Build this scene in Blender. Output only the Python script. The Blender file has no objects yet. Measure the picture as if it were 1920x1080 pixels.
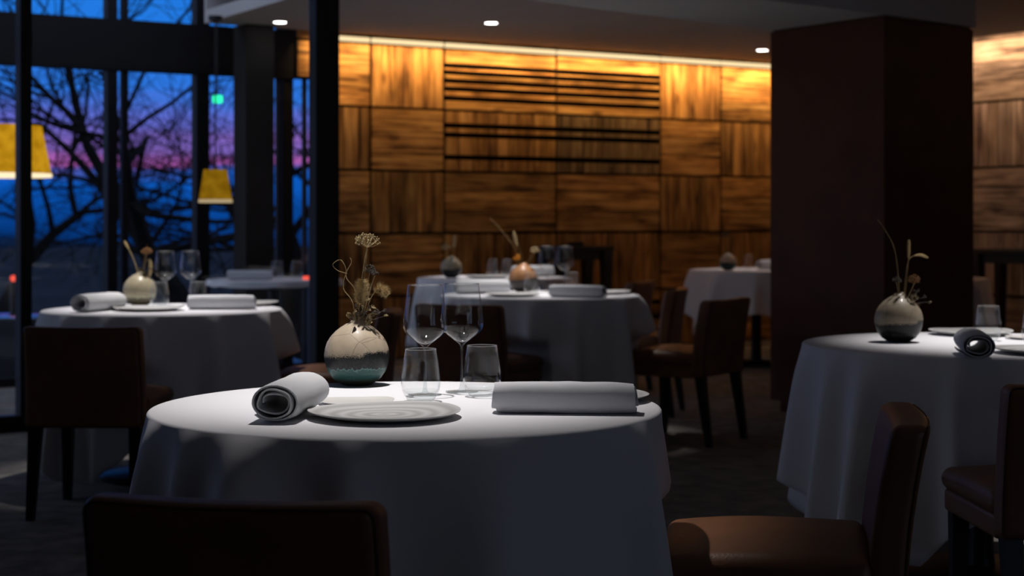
import bpy, bmesh, math, random
from math import sin, cos, pi, radians, sqrt, atan2, exp, floor as mfloor
from mathutils import Vector, Matrix, noise as mnoise

SC = bpy.context.scene
COL = SC.collection
F = 3105.0          # focal length in pixels of the 1920-wide frame
HZ = 410.0          # horizon row
CAMZ = 1.155        # eye height
TZ = 0.75           # table height

# ------------------------------------------------------------------ camera
cam_d = bpy.data.cameras.new('camera')
cam = bpy.data.objects.new('camera', cam_d)
COL.objects.link(cam)
cam.location = (0, 0, CAMZ)
cam.rotation_euler = (radians(90), 0, 0)
cam_d.sensor_width = 36.0
cam_d.lens = F / 1920.0 * 36.0
cam_d.shift_y = -(540.0 - HZ) / 1920.0
cam_d.dof.use_dof = True
cam_d.dof.focus_distance = 3.62
cam_d.dof.aperture_fstop = 4.3
cam_d.clip_end = 2000
SC.camera = cam
SC.view_settings.view_transform = 'Standard'
SC.view_settings.look = 'None'
SC.view_settings.gamma = 1.0
SC.view_settings.exposure = 0.0
SC.view_settings.use_curve_mapping = False
SC.cycles.transparent_max_bounces = 32
SC.cycles.max_bounces = 8
SC.cycles.sample_clamp_indirect = 4.0

# ------------------------------------------------------------------ world: dusk sky
def build_world():
    w = bpy.data.worlds.new('dusk_sky')
    SC.world = w
    w.use_nodes = True
    nt = w.node_tree
    nt.nodes.clear()
    N = nt.nodes.new
    L = nt.links.new
    tc = N('ShaderNodeTexCoord')
    sep = N('ShaderNodeSeparateXYZ')
    L(tc.outputs['Generated'], sep.inputs[0])
    mp = N('ShaderNodeMapping')
    mp.inputs['Scale'].default_value = (6, 6, 60)
    L(tc.outputs['Generated'], mp.inputs[0])
    nz = N('ShaderNodeTexNoise')
    nz.inputs['Scale'].default_value = 1.3
    nz.inputs['Detail'].default_value = 4
    L(mp.outputs[0], nz.inputs['Vector'])
    ma = N('ShaderNodeMath'); ma.operation = 'MULTIPLY_ADD'
    L(nz.outputs['Fac'], ma.inputs[0])
    ma.inputs[1].default_value = 0.030
    ma.inputs[2].default_value = -0.015
    ad = N('ShaderNodeMath'); ad.operation = 'ADD'
    L(sep.outputs['Z'], ad.inputs[0]); L(ma.outputs[0], ad.inputs[1])
    mr = N('ShaderNodeMapRange')
    L(ad.outputs[0], mr.inputs['Value'])
    mr.inputs['From Min'].default_value = -0.05
    mr.inputs['From Max'].default_value = 0.35
    cr = N('ShaderNodeValToRGB')
    L(mr.outputs[0], cr.inputs[0])
    e = cr.color_ramp.elements
    def pos(z): return (z + 0.05) / 0.40
    stops = [(-0.05, (.001, .006, .02)), (-0.018, (.001, .022, .11)), (0.0, (.002, .055, .28)), (0.024, (.004, .12, .60)),
             (0.030, (.05, .11, .50)), (0.034, (.50, .11, .42)), (0.042, (.26, .13, .50)), (0.058, (.13, .16, .66)),
             (0.075, (.03, .20, .80)), (0.11, (.018, .22, .86)), (0.16, (.014, .18, .66)), (0.35, (.008, .04, .14))]
    while len(e) < len(stops):
        e.new(0.5)
    for el, (z, c) in zip(e, stops):
        el.position = pos(z); el.color = (*c, 1)
    # the afterglow sits in the +Y direction, the rest is brighter and greyer, raised to fill the room
    mry = N('ShaderNodeMapRange')
    L(sep.outputs['Y'], mry.inputs['Value'])
    mry.inputs['From Min'].default_value = 0.25
    mry.inputs['From Max'].default_value = 0.75
    mix = N('ShaderNodeMix'); mix.data_type = 'RGBA'
    L(mry.outputs[0], mix.inputs['Factor'])
    mix.inputs[6].default_value = (.47, .555, .77, 1)
    L(cr.outputs[0], mix.inputs[7])
    bg = N('ShaderNodeBackground')
    L(mix.outputs[2], bg.inputs['Color'])
    bg.inputs['Strength'].default_value = 1.0
    out = N('ShaderNodeOutputWorld')
    L(bg.outputs[0], out.inputs[0])
build_world()

# ------------------------------------------------------------------ large area lights: LED tape in the ceiling coves
VX, VY = 0.842, 0.540                 # direction of the timber wall
WX, WY = -1.354, 12.66                # a point on it
def wall_pt(s, off=0.0):              # off > 0 steps from the wall towards the guests
    return (WX + VX * s + VY * off, WY + VY * s - VX * off)
RX, RY = 3.82, 13.67                  # a point on the right timber wall, it runs (.54,-.842)
def rwall_pt(t, off=0.0):
    return (RX + VY * t - VX * off, RY - VX * t - VY * off)
def area_strip(name, p, length, angz, power, col, tilt, width=0.03):
    ld = bpy.data.lights.new(name, 'AREA')
    ld.shape = 'RECTANGLE'; ld.size = length; ld.size_y = width
    ld.energy = power; ld.color = col; ld.spread = radians(78)
    ob = bpy.data.objects.new(name, ld)
    COL.objects.link(ob)
    ob.location = p
    ob.rotation_mode = 'XYZ'
    ob.rotation_euler = (tilt, 0, angz)
    return ob
cx, cy = wall_pt(2.35, 0.19)
area_strip('cove_light', (cx, cy, 2.60), 5.2, atan2(VY, VX), 22.0, (1.0, .61, .25), radians(33))
cx, cy = rwall_pt(0.8, 0.22)
area_strip('cove_light', (cx, cy, 2.73), 6.0, atan2(-VX, VY), 28.0, (1.0, .70, .48), radians(35))

# ------------------------------------------------------------------ table spots (position, aim, watts, cone)
def spot(p, aim, power, size_deg, blend=1.0, col=(1.0, .95, .93), radius=0.02):
    ld = bpy.data.lights.new('table_spot', 'SPOT')
    ld.energy = power; ld.color = col
    ld.spot_size = radians(size_deg); ld.spot_blend = blend
    ld.shadow_soft_size = radius
    ob = bpy.data.objects.new('table_spot', ld)
    COL.objects.link(ob)
    ob.location = p
    ob.rotation_euler = (Vector(aim) - Vector(p)).to_track_quat('-Z', 'Y').to_euler()
    return ob
SPOTS = [  # fixture x, y ; aim x, y ; watts ; cone
    (-0.32, 4.00, -0.29, 3.80, 168, 51),     # main
    (-1.62, 7.75, -1.54, 7.55, 200, 46),     # by the glass
    (0.12, 9.25, 0.15, 8.95, 190, 42),       # middle
    (-0.148, 11.80, -0.10, 11.60, 140, 37),  # back, left
    (2.07, 13.70, 1.95, 13.30, 40, 40),     # back, right
    (1.72, 5.75, 1.72, 5.45, 170, 45),       # right
]
for (x, y, ax, ay, pw, sz) in SPOTS:
    spot((x, y, 2.535), (ax, ay, TZ), pw, sz)

# ------------------------------------------------------------------ helpers
def X(px, D): return (px - 960.0) / F * D
def P(px, py, D): return Vector((X(px, D), D, CAMZ - (py - HZ) / F * D))

def tag(o, label, cat, group=None, kind=None):
    o['label'] = label; o['category'] = cat
    if group: o['group'] = group
    if kind: o['kind'] = kind
    return o
def structure(o):
    o['kind'] = 'structure'
    return o
def empty(name, loc=(0, 0, 0), rz=0.0):
    o = bpy.data.objects.new(name, None)
    COL.objects.link(o)
    o.empty_display_size = 0.1
    o.location = loc; o.rotation_euler = (0, 0, rz)
    return o
def link_mesh(name, me, parent=None, loc=(0, 0, 0), rz=0.0):
    o = bpy.data.objects.new(name, me)
    COL.objects.link(o)
    o.location = loc; o.rotation_euler = (0, 0, rz)
    if parent: o.parent = parent
    return o

class MB:
    """collects shapes into one mesh"""
    def __init__(s):
        s.v = []; s.f = []; s.mi = []; s.uv = []; s.tone = []; s.use_uv = False
    def add(s, v, f, mi=0):
        o = len(s.v)
        s.v.extend([tuple(p) for p in v])
        for q in f:
            s.f.append([i + o for i in q]); s.mi.append(mi)
        return s
    def box(s, c, d, rz=0.0, mi=0):
        x, y, z = (k / 2 for k in d)
        vs = []
        for sx, sy, sz in ((-1, -1, -1), (1, -1, -1), (1, 1, -1), (-1, 1, -1), (-1, -1, 1), (1, -1, 1), (1, 1, 1), (-1, 1, 1)):
            a, b = sx * x, sy * y
            vs.append((c[0] + a * cos(rz) - b * sin(rz), c[1] + a * sin(rz) + b * cos(rz), c[2] + sz * z))
        return s.add(vs, [(0, 3, 2, 1), (4, 5, 6, 7), (0, 1, 5, 4), (1, 2, 6, 5), (2, 3, 7, 6), (3, 0, 4, 7)], mi)
    def prism(s, poly, z0, z1, mi=0):
        n = len(poly)
        vs = [(p[0], p[1], z0) for p in poly] + [(p[0], p[1], z1) for p in poly]
        fs = [tuple(reversed(range(n))), tuple(range(n, 2 * n))]
        for i in range(n):
            j = (i + 1) % n
            fs.append((i, j, n + j, n + i))
        return s.add(vs, fs, mi)
    def tube(s, pts, rad, n=8, mi=0, caps=True, closed=False):
        pts = [Vector(p) for p in pts]
        m = len(pts)
        if not hasattr(rad, '__len__'): rad = [rad] * m
        vs = []; fs = []
        up = None
        for i, p in enumerate(pts):
            if closed:
                t = (pts[(i + 1) % m] - pts[i - 1])
            else:
                t = pts[min(i + 1, m - 1)] - pts[max(i - 1, 0)]
            if t.length < 1e-9: t = Vector((0, 0, 1))
            t.normalize()
            if up is None:
                up = Vector((0, 0, 1)) if abs(t.z) < .9 else Vector((1, 0, 0))
            a = t.cross(up)
            if a.length < 1e-6: a = t.orthogonal()
            a.normalize(); b = t.cross(a).normalized(); up = -b if False else b.cross(t).cross(t) * 0 + up
            for k in range(n):
                g = 2 * pi * k / n
                vs.append(p + (a * cos(g) + b * sin(g)) * rad[i])
        for i in range(m if closed else m - 1):
            j = (i + 1) % m
            for k in range(n):
                l = (k + 1) % n
                fs.append((i * n + k, i * n + l, j * n + l, j * n + k))
        if caps and not closed:
            fs.append(tuple(reversed(range(n)))); fs.append(tuple(range((m - 1) * n, m * n)))
        return s.add(vs, fs, mi)
    def lathe(s, prof, n=48, c=(0, 0, 0), mi=0, cap0=False, cap1=False):
        vs = []; fs = []; rows = []
        for (r, z) in prof:
            if r < 1e-7:
                rows.append([len(vs)]); vs.append((c[0], c[1], c[2] + z))
            else:
                st = len(vs)
                for k in range(n):
                    g = 2 * pi * k / n
                    vs.append((c[0] + r * cos(g), c[1] + r * sin(g), c[2] + z))
                rows.append(list(range(st, st + n)))
        for a, b in zip(rows, rows[1:]):
            for k in range(n):
                l = (k + 1) % n
                if len(a) == 1 and len(b) == 1: continue
                if len(a) == 1: fs.append((a[0], b[l], b[k]))
                elif len(b) == 1: fs.append((a[k], a[l], b[0]))
                else: fs.append((a[k], a[l], b[l], b[k]))
        if cap0 and len(rows[0]) > 1: fs.append(tuple(reversed(rows[0])))
        if cap1 and len(rows[-1]) > 1: fs.append(tuple(rows[-1]))
        return s.add(vs, fs, mi)
    def blob(s, c, r, n=6, m=4, sq=(1, 1, 1), mi=0):
        vs = [(c[0], c[1], c[2] - r * sq[2])]; fs = []
        for i in range(1, m):
            a = -pi / 2 + pi * i / m
            for k in range(n):
                g = 2 * pi * k / n
                vs.append((c[0] + r * sq[0] * cos(a) * cos(g), c[1] + r * sq[1] * cos(a) * sin(g), c[2] + r * sq[2] * sin(a)))
        vs.append((c[0], c[1], c[2] + r * sq[2]))
        for k in range(n):
            l = (k + 1) % n
            fs.append((0, 1 + l, 1 + k))
            for i in range(m - 2):
                fs.append((1 + i * n + k, 1 + i * n + l, 1 + (i + 1) * n + l, 1 + (i + 1) * n + k))
            t = 1 + (m - 2) * n
            fs.append((t + k, t + l, len(vs) - 1))
        return s.add(vs, fs, mi)
    def rbox(s, c, d, r, n=6, fn=None, mi=0):
        """box with rounded edges on a dense grid, fn bends each local point"""
        h = [k / 2 for k in d]
        def grid(hh):
            inner = [-hh + r + (2 * hh - 2 * r) * i / n for i in range(n + 1)]
            lo = [-hh + r - r * math.tan(radians(a)) for a in (45, 33.75, 22.5, 11.25)]
            return lo + inner + [-q for q in reversed(lo)]
        G = [grid(k) for k in h]
        vs = []; fs = []; idx = {}
        def vert(p):
            q = [max(-h[i] + r, min(h[i] - r, p[i])) for i in range(3)]
            dv = [p[i] - q[i] for i in range(3)]
            ln = sqrt(sum(k * k for k in dv))
            if ln > 1e-9: q = [q[i] + r * dv[i] / ln for i in range(3)]
            key = tuple(round(k, 6) for k in q)
            if key not in idx:
                idx[key] = len(vs)
                w = Vector(q)
                if fn: w = Vector(fn(*w))
                vs.append((w[0] + c[0], w[1] + c[1], w[2] + c[2]))
            return idx[key]
        for ax in range(3):
            u, w = (ax + 1) % 3, (ax + 2) % 3
            for sg in (-1, 1):
                for i in range(len(G[u]) - 1):
                    for j in range(len(G[w]) - 1):
                        q = []
                        for a, b in ((i, j), (i + 1, j), (i + 1, j + 1), (i, j + 1)):
                            p = [0, 0, 0]; p[ax] = sg * h[ax]; p[u] = G[u][a]; p[w] = G[w][b]
                            q.append(vert(p))
                        if sg < 0: q.reverse()
                        qq = []
                        for k in q:
                            if k not in qq: qq.append(k)
                        if len(qq) > 2: fs.append(tuple(qq))
        return s.add(vs, fs, mi)
    def mesh(s, name, mats, smooth=40):
        me = bpy.data.meshes.new(name)
        me.from_pydata(s.v, [], s.f)
        if not isinstance(mats, (list, tuple)): mats = [mats]
        for m in mats: me.materials.append(m)
        if len(mats) > 1: me.polygons.foreach_set('material_index', s.mi)
        if s.use_uv:
            me.uv_layers.new(name='UVMap')
            me.color_attributes.new('tone', 'FLOAT_COLOR', 'CORNER')
            ul = me.uv_layers['UVMap']; ca = me.color_attributes['tone']
            k = 0
            for fi, f in enumerate(s.f):
                for j in range(len(f)):
                    ul.data[k].uv = s.uv[fi][j]
                    ca.data[k].color = s.tone[fi]
                    k += 1
        me.update()
        if smooth:
            me.shade_smooth()
            if smooth < 180: me.set_sharp_from_angle(angle=radians(smooth))
        return me
    def build(s, name, mats, parent=None, loc=(0, 0, 0), rz=0.0, smooth=40):
        return link_mesh(name, s.mesh(name, mats, smooth), parent, loc, rz)

def copy_tree(o, parent=None):
    c = o.copy(); COL.objects.link(c)
    if parent: c.parent = parent
    for ch in list(o.children):
        copy_tree(ch, c)
    return c

# ------------------------------------------------------------------ materials
def new_mat(name):
    m = bpy.data.materials.new(name); m.use_nodes = True
    nt = m.node_tree; nt.nodes.clear()
    out = nt.nodes.new('ShaderNodeOutputMaterial')
    return m, nt, out
def princ(name, col, rough=0.5, metal=0.0, spec=0.5, var=0.0, vscale=8.0, bump=0.0, bscale=200.0, sheen=0.0, coat=0.0, stretch=(1, 1, 1)):
    m, nt, out = new_mat(name)
    b = nt.nodes.new('ShaderNodeBsdfPrincipled')
    b.inputs['Base Color'].default_value = (*col, 1)
    b.inputs['Roughness'].default_value = rough
    b.inputs['Metallic'].default_value = metal
    b.inputs['Specular IOR Level'].default_value = spec
    b.inputs['Sheen Weight'].default_value = sheen
    b.inputs['Coat Weight'].default_value = coat
    nt.links.new(b.outputs[0], out.inputs[0])
    tc = nt.nodes.new('ShaderNodeTexCoord')
    mp = nt.nodes.new('ShaderNodeMapping'); mp.inputs['Scale'].default_value = stretch
    nt.links.new(tc.outputs['Object'], mp.inputs[0])
    if var:
        n = nt.nodes.new('ShaderNodeTexNoise'); n.inputs['Scale'].default_value = vscale; n.inputs['Detail'].default_value = 5
        nt.links.new(mp.outputs[0], n.inputs['Vector'])
        cr = nt.nodes.new('ShaderNodeValToRGB')
        cr.color_ramp.elements[0].position = .3; cr.color_ramp.elements[1].position = .7
        cr.color_ramp.elements[0].color = (*[k * (1 - var) for k in col], 1)
        cr.color_ramp.elements[1].color = (*[min(1, k * (1 + var)) for k in col], 1)
        nt.links.new(n.outputs['Fac'], cr.inputs[0]); nt.links.new(cr.outputs[0], b.inputs['Base Color'])
    if bump:
        n2 = nt.nodes.new('ShaderNodeTexNoise'); n2.inputs['Scale'].default_value = bscale; n2.inputs['Detail'].default_value = 3
        nt.links.new(mp.outputs[0], n2.inputs['Vector'])
        bp = nt.nodes.new('ShaderNodeBump'); bp.inputs['Strength'].default_value = bump; bp.inputs['Distance'].default_value = 0.004
        nt.links.new(n2.outputs['Fac'], bp.inputs['Height']); nt.links.new(bp.outputs[0], b.inputs['Normal'])
    return m
def emis(name, col, strength):
    m, nt, out = new_mat(name)
    e = nt.nodes.new('ShaderNodeEmission')
    e.inputs[0].default_value = (*col, 1); e.inputs[1].default_value = strength
    nt.links.new(e.outputs[0], out.inputs[0])
    return m
def shade_mat(name, k):
    m, nt, out = new_mat(name)
    tc = nt.nodes.new('ShaderNodeTexCoord'); n = nt.nodes.new('ShaderNodeTexNoise'); n.inputs['Scale'].default_value = 14; n.inputs['Detail'].default_value = 5
    nt.links.new(tc.outputs['Object'], n.inputs['Vector'])
    cr = nt.nodes.new('ShaderNodeValToRGB'); cr.color_ramp.elements[0].position = .3; cr.color_ramp.elements[1].position = .72
    cr.color_ramp.elements[0].color = (.55, .25, .005, 1); cr.color_ramp.elements[1].color = (1, .52, .02, 1)
    e = nt.nodes.new('ShaderNodeEmission'); e.inputs[1].default_value = k
    nt.links.new(n.outputs['Fac'], cr.inputs[0]); nt.links.new(cr.outputs[0], e.inputs[0]); nt.links.new(e.outputs[0], out.inputs[0])
    return m
def thin_glass(name, tint=(.97, .98, .98), rough=0.0, f0=0.045, edge=0.72, tint_edge=None):
    """clear thin glass: light passes straight through, the surface mirrors by Schlick's law"""
    m, nt, out = new_mat(name)
    N = nt.nodes.new; L = nt.links.new
    lw = N('ShaderNodeLayerWeight'); lw.inputs[0].default_value = 0.5
    pw = N('ShaderNodeMath'); pw.operation = 'POWER'; L(lw.outputs['Facing'], pw.inputs[0]); pw.inputs[1].default_value = 4.8
    ma = N('ShaderNodeMath'); ma.operation = 'MULTIPLY_ADD'; L(pw.outputs[0], ma.inputs[0])
    ma.inputs[1].default_value = edge; ma.inputs[2].default_value = f0
    tr = N('ShaderNodeBsdfTransparent'); tr.inputs[0].default_value = (*tint, 1)
    gl = N('ShaderNodeBsdfGlossy'); gl.inputs['Roughness'].default_value = rough
    gl.inputs[0].default_value = (1, 1, 1, 1)
    mx = N('ShaderNodeMixShader'); L(ma.outputs[0], mx.inputs[0]); L(tr.outputs[0], mx.inputs[1]); L(gl.outputs[0], mx.inputs[2])
    L(mx.outputs[0], out.inputs[0])
    return m
def cloth_mat(name, col, weave=900.0, bump=0.25, ribs=0.0, axis='X'):
    m, nt, out = new_mat(name)
    N = nt.nodes.new; L = nt.links.new
    b = N('ShaderNodeBsdfPrincipled')
    b.inputs['Roughness'].default_value = .9; b.inputs['Specular IOR Level'].default_value = .15
    b.inputs['Sheen Weight'].default_value = .08
    L(b.outputs[0], out.inputs[0])
    tc = N('ShaderNodeTexCoord')
    n = N('ShaderNodeTexNoise'); n.inputs['Scale'].default_value = weave; n.inputs['Detail'].default_value = 2
    L(tc.outputs['Object'], n.inputs['Vector'])
    cr = N('ShaderNodeValToRGB')
    cr.color_ramp.elements[0].position = .25; cr.color_ramp.elements[1].position = .75
    cr.color_ramp.elements[0].color = (*[k * .9 for k in col], 1); cr.color_ramp.elements[1].color = (*col, 1)
    L(n.outputs['Fac'], cr.inputs[0]); L(cr.outputs[0], b.inputs['Base Color'])
    h = n.outputs['Fac']
    if ribs:
        wv = N('ShaderNodeTexWave'); wv.bands_direction = axis; wv.inputs['Scale'].default_value = ribs
        wv.inputs['Distortion'].default_value = 1.2; wv.inputs['Detail'].default_value = 2; wv.inputs['Detail Scale'].default_value = 3
        L(tc.outputs['Object'], wv.inputs['Vector'])
        ad = N('ShaderNodeMath'); ad.operation = 'MULTIPLY_ADD'; L(wv.outputs['Fac'], ad.inputs[0]); ad.inputs[1].default_value = 1.6
        L(h, ad.inputs[2]); h = ad.outputs[0]
    bp = N('ShaderNodeBump'); bp.inputs['Strength'].default_value = bump; bp.inputs['Distance'].default_value = .0015
    L(h, bp.inputs['Height']); L(bp.outputs[0], b.inputs['Normal'])
    return m
def wood_mat(name, dark, mid, light, rough=.62):
    m, nt, out = new_mat(name)
    N = nt.nodes.new; L = nt.links.new
    b = N('ShaderNodeBsdfPrincipled'); b.inputs['Roughness'].default_value = rough; b.inputs['Specular IOR Level'].default_value = .3
    L(b.outputs[0], out.inputs[0])
    uv = N('ShaderNodeUVMap'); uv.uv_map = 'UVMap'
    mp = N('ShaderNodeMapping'); mp.inputs['Scale'].default_value = (1.6, 26, 1); L(uv.outputs[0], mp.inputs[0])
    g = N('ShaderNodeTexNoise'); g.inputs['Scale'].default_value = 1.0; g.inputs['Detail'].default_value = 6; g.inputs['Distortion'].default_value = .8
    L(mp.outputs[0], g.inputs['Vector'])
    mp2 = N('ShaderNodeMapping'); mp2.inputs['Scale'].default_value = (3.0, 7, 1); L(uv.outputs[0], mp2.inputs[0])
    g2 = N('ShaderNodeTexNoise'); g2.inputs['Scale'].default_value = 1.0; g2.inputs['Detail'].default_value = 3
    L(mp2.outputs[0], g2.inputs['Vector'])
    mix = N('ShaderNodeMath'); mix.operation = 'MULTIPLY_ADD'; L(g2.outputs['Fac'], mix.inputs[0]); mix.inputs[1].default_value = .42
    hv = N('ShaderNodeMath'); hv.operation = 'MULTIPLY'; L(g.outputs['Fac'], hv.inputs[0]); hv.inputs[1].default_value = .62
    L(hv.outputs[0], mix.inputs[2])
    cr = N('ShaderNodeValToRGB')
    e = cr.color_ramp.elements; e.new(.5)
    for el, (p, c) in zip(e, ((.37, dark), (.51, mid), (.68, light))):
        el.position = p; el.color = (*c, 1)
    L(mix.outputs[0], cr.inputs[0])
    # knots
    mp3 = N('ShaderNodeMapping'); mp3.inputs['Scale'].default_value = (2.6, 6.0, 1); L(uv.outputs[0], mp3.inputs[0])
    vo = N('ShaderNodeTexVoronoi'); vo.inputs['Scale'].default_value = 1.0; L(mp3.outputs[0], vo.inputs['Vector'])
    kr = N('ShaderNodeValToRGB'); kr.color_ramp.elements[0].position = .05; kr.color_ramp.elements[1].position = .20
    kr.color_ramp.elements[0].color = (.22, .17, .14, 1); kr.color_ramp.elements[1].color = (1, 1, 1, 1)
    L(vo.outputs['Distance'], kr.inputs[0])
    m1 = N('ShaderNodeMix'); m1.data_type = 'RGBA'; m1.blend_type = 'MULTIPLY'; m1.inputs['Factor'].default_value = .85
    L(cr.outputs[0], m1.inputs[6]); L(kr.outputs[0], m1.inputs[7])
    at = N('ShaderNodeVertexColor'); at.layer_name = 'tone'
    m2 = N('ShaderNodeMix'); m2.data_type = 'RGBA'; m2.blend_type = 'MULTIPLY'; m2.inputs['Factor'].default_value = 1
    L(m1.outputs[2], m2.inputs[6]); L(at.outputs[0], m2.inputs[7])
    L(m2.outputs[2], b.inputs['Base Color'])
    bp = N('ShaderNodeBump'); bp.inputs['Strength'].default_value = .5; bp.inputs['Distance'].default_value = .006
    L(g.outputs['Fac'], bp.inputs['Height']); L(bp.outputs[0], b.inputs['Normal'])
    return m
def vase_mat(name, top, band, low, foot, zband, zlow, crackle=True, zfoot=.017):
    """glazed stoneware in layers with ragged borders"""
    m, nt, out = new_mat(name)
    N = nt.nodes.new; L = nt.links.new
    b = N('ShaderNodeBsdfPrincipled'); b.inputs['Roughness'].default_value = .45
    b.inputs['Specular IOR Level'].default_value = .25
    b.inputs['Coat Weight'].default_value = .12; b.inputs['Coat Roughness'].default_value = .08
    L(b.outputs[0], out.inputs[0])
    tc = N('ShaderNodeTexCoord'); sp = N('ShaderNodeSeparateXYZ'); L(tc.outputs['Object'], sp.inputs[0])
    def noise(scale, det=3, st=(1, 1, 1)):
        mp = N('ShaderNodeMapping'); mp.inputs['Scale'].default_value = st; L(tc.outputs['Object'], mp.inputs[0])
        n = N('ShaderNodeTexNoise'); n.inputs['Scale'].default_value = scale; n.inputs['Detail'].default_value = det
        L(mp.outputs[0], n.inputs['Vector']); return n.outputs['Fac']
    def math(op, a, bv, c=None):
        q = N('ShaderNodeMath'); q.operation = op
        for i, k in enumerate((a, bv, c)):
            if k is None: continue
            if isinstance(k, (int, float)): q.inputs[i].default_value = k
            else: L(k, q.inputs[i])
        return q.outputs[0]
    def mixc(f, a, bv):
        q = N('ShaderNodeMix'); q.data_type = 'RGBA'
        L(f, q.inputs['Factor'])
        for i, k in ((6, a), (7, bv)):
            if isinstance(k, tuple): q.inputs[i].default_value = (*k, 1)
            else: L(k, q.inputs[i])
        return q.outputs[2]
    z = sp.outputs['Z']
    # tilt and wobble of the layer borders
    zb = math('ADD', z, math('MULTIPLY', sp.outputs['X'], -.09))
    zb = math('ADD', zb, math('MULTIPLY_ADD', noise(22, 2), .022, -.011))
    speck = noise(520, 2)
    zs = math('ADD', zb, math('MULTIPLY_ADD', speck, .03, -.015))
    zl = math('ADD', z, math('MULTIPLY_ADD', noise(150, 2, (1, 1, .12)), .022, -.011))
    def step(v, edge, soft):
        r = N('ShaderNodeMapRange'); L(v, r.inputs['Value'])
        r.inputs['From Min'].default_value = edge - soft; r.inputs['From Max'].default_value = edge + soft
        return r.outputs[0]
    topc = mixc(step(noise(30, 4), .5, .25), tuple(k * .78 for k in top), top)
    if crackle:
        vo = N('ShaderNodeTexVoronoi'); vo.feature = 'DISTANCE_TO_EDGE'; vo.inputs['Scale'].default_value = 17
        mpn = N('ShaderNodeMapping'); L(tc.outputs['Object'], mpn.inputs[0]); L(mpn.outputs[0], vo.inputs['Vector'])
        topc = mixc(step(vo.outputs['Distance'], .006, .005), tuple(k * .30 for k in top), topc)
    lowc = mixc(step(noise(60, 4, (1, 1, 5)), .5, .2), tuple(k * .62 for k in low), low)
    bandc = mixc(step(noise(180, 2), .56, .06), band, tuple(k * 1.8 for k in band))
    c = mixc(step(zs, zband, .0022), bandc, topc)
    rim = mixc(step(zl, zlow - .0022, .0012), lowc, tuple(min(1, k * 1.6 + .05) for k in low))
    c = mixc(step(zl, zlow, .0014), rim, c)
    c = mixc(step(math('ADD', z, math('MULTIPLY_ADD', speck, .02, -.01)), zfoot, .004), foot, c)
    L(c, b.inputs['Base Color'])
    return m

M = {}
M['carpet'] = princ('carpet', (.20, .185, .165), .95, spec=.1, var=.35, vscale=9, bump=.5, bscale=260)
M['ceiling'] = princ('ceiling_paint', (.56, .53, .51), .9, spec=.1, var=.03, vscale=3)
M['beam'] = princ('beam_paint', (.60, .59, .59), .9, spec=.1, var=.03, vscale=3)
M['plaster'] = princ('dark_plaster', (.10, .09, .085), .9, spec=.1, var=.1, vscale=4)
M['column'] = princ('dark_column', (.035, .032, .031), .85, spec=.15, var=.1, vscale=4)
M['pillar'] = princ('pillar_leather', (.105, .043, .026), .72, spec=.2, var=.12, vscale=5, bump=.2, bscale=300)
M['black_metal'] = princ('black_metal', (.012, .013, .015), .42, metal=.2, spec=.4, var=.1, vscale=15)
M['frame_dark'] = princ('dark_frame', (.008, .008, .010), .55, spec=.2, var=.15, vscale=10)
M['black_wood'] = princ('black_wood', (.013, .012, .012), .45, spec=.45, var=.25, vscale=20, stretch=(1, 1, .1))
M['leather'] = princ('brown_leather', (.19, .080, .036), .47, spec=.5, var=.18, vscale=7, bump=.18, bscale=180)
M['leather_seam'] = princ('leather_seam', (.075, .028, .012), .5, spec=.4, var=.1, vscale=40)
M['cloth'] = cloth_mat('white_tablecloth', (.80, .80, .83), 700, .12)
M['napkin'] = cloth_mat('white_napkin', (.74, .75, .77), 800, .5, ribs=150)
M['napkin_flat'] = cloth_mat('white_napkin_flat', (.66, .67, .70), 800, .14, ribs=160, axis='Z')
M['pane'] = thin_glass('window_glass', (.95, .96, .97), f0=.014, edge=.25)
M['glass'] = thin_glass('clear_glass', (.985, .99, .99), rough=.03, f0=.020, edge=.75)
M['rim_glass'] = thin_glass('glass_rim', (.9, .92, .93), rough=.2, f0=.22, edge=.6)
M['stem_glass'] = thin_glass('solid_glass', (.90, .92, .92), rough=.05, f0=.05, edge=.7)
M['timber'] = wood_mat('aged_timber', (.065, .030, .011), (.37, .19, .060), (.68, .40, .15))
M['timber_grey'] = wood_mat('weathered_timber', (.06, .038, .026), (.32, .22, .15), (.60, .45, .32))
M['slot'] = princ('slot_black', (.004, .004, .004), .9, spec=.05, var=.2, vscale=8)
M['straw'] = princ('dry_straw', (.36, .26, .125), .8, spec=.2, var=.25, vscale=60)
M['bristle'] = princ('dry_bristle', (.48, .36, .18), .85, spec=.2, var=.2, vscale=90)
M['seed'] = princ('pale_seed', (.42, .32, .17), .8, spec=.2, var=.4, vscale=200)
M['dark_seed'] = princ('dark_seed', (.10, .085, .07), .7, spec=.3, var=.4, vscale=200)
M['dry_leaf'] = princ('dry_leaf', (.16, .115, .05), .7, spec=.3, var=.4, vscale=60)
M['rust'] = princ('rust_seed', (.20, .10, .04), .8, spec=.2, var=.3, vscale=120)
M['orange_petal'] = princ('orange_petal', (.65, .26, .03), .8, spec=.2, var=.2, vscale=120)
M['lamp_white'] = emis('lamp_glow', (1, .97, .93), 14)
M['strip'] = emis('strip_glow', (1.0, .74, .40), 1.15)
M['trim_white'] = princ('lamp_ring', (.30, .29, .28), .5, var=.03, vscale=20)
M['bark'] = princ('dark_bark', (.010, .009, .009), .95, spec=.05, var=.4, vscale=12, bump=.4, bscale=30)
M['terrace'] = princ('terrace_stone', (.05, .055, .06), .28, spec=.5, var=.3, vscale=3, bump=.15, bscale=20)
M['ledge'] = princ('wet_stone', (.03, .034, .04), .03, spec=1.0, var=.1, vscale=5)
M['ground'] = princ('dark_ground', (.009, .012, .016), .9, spec=.1, var=.5, vscale=.25)
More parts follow.
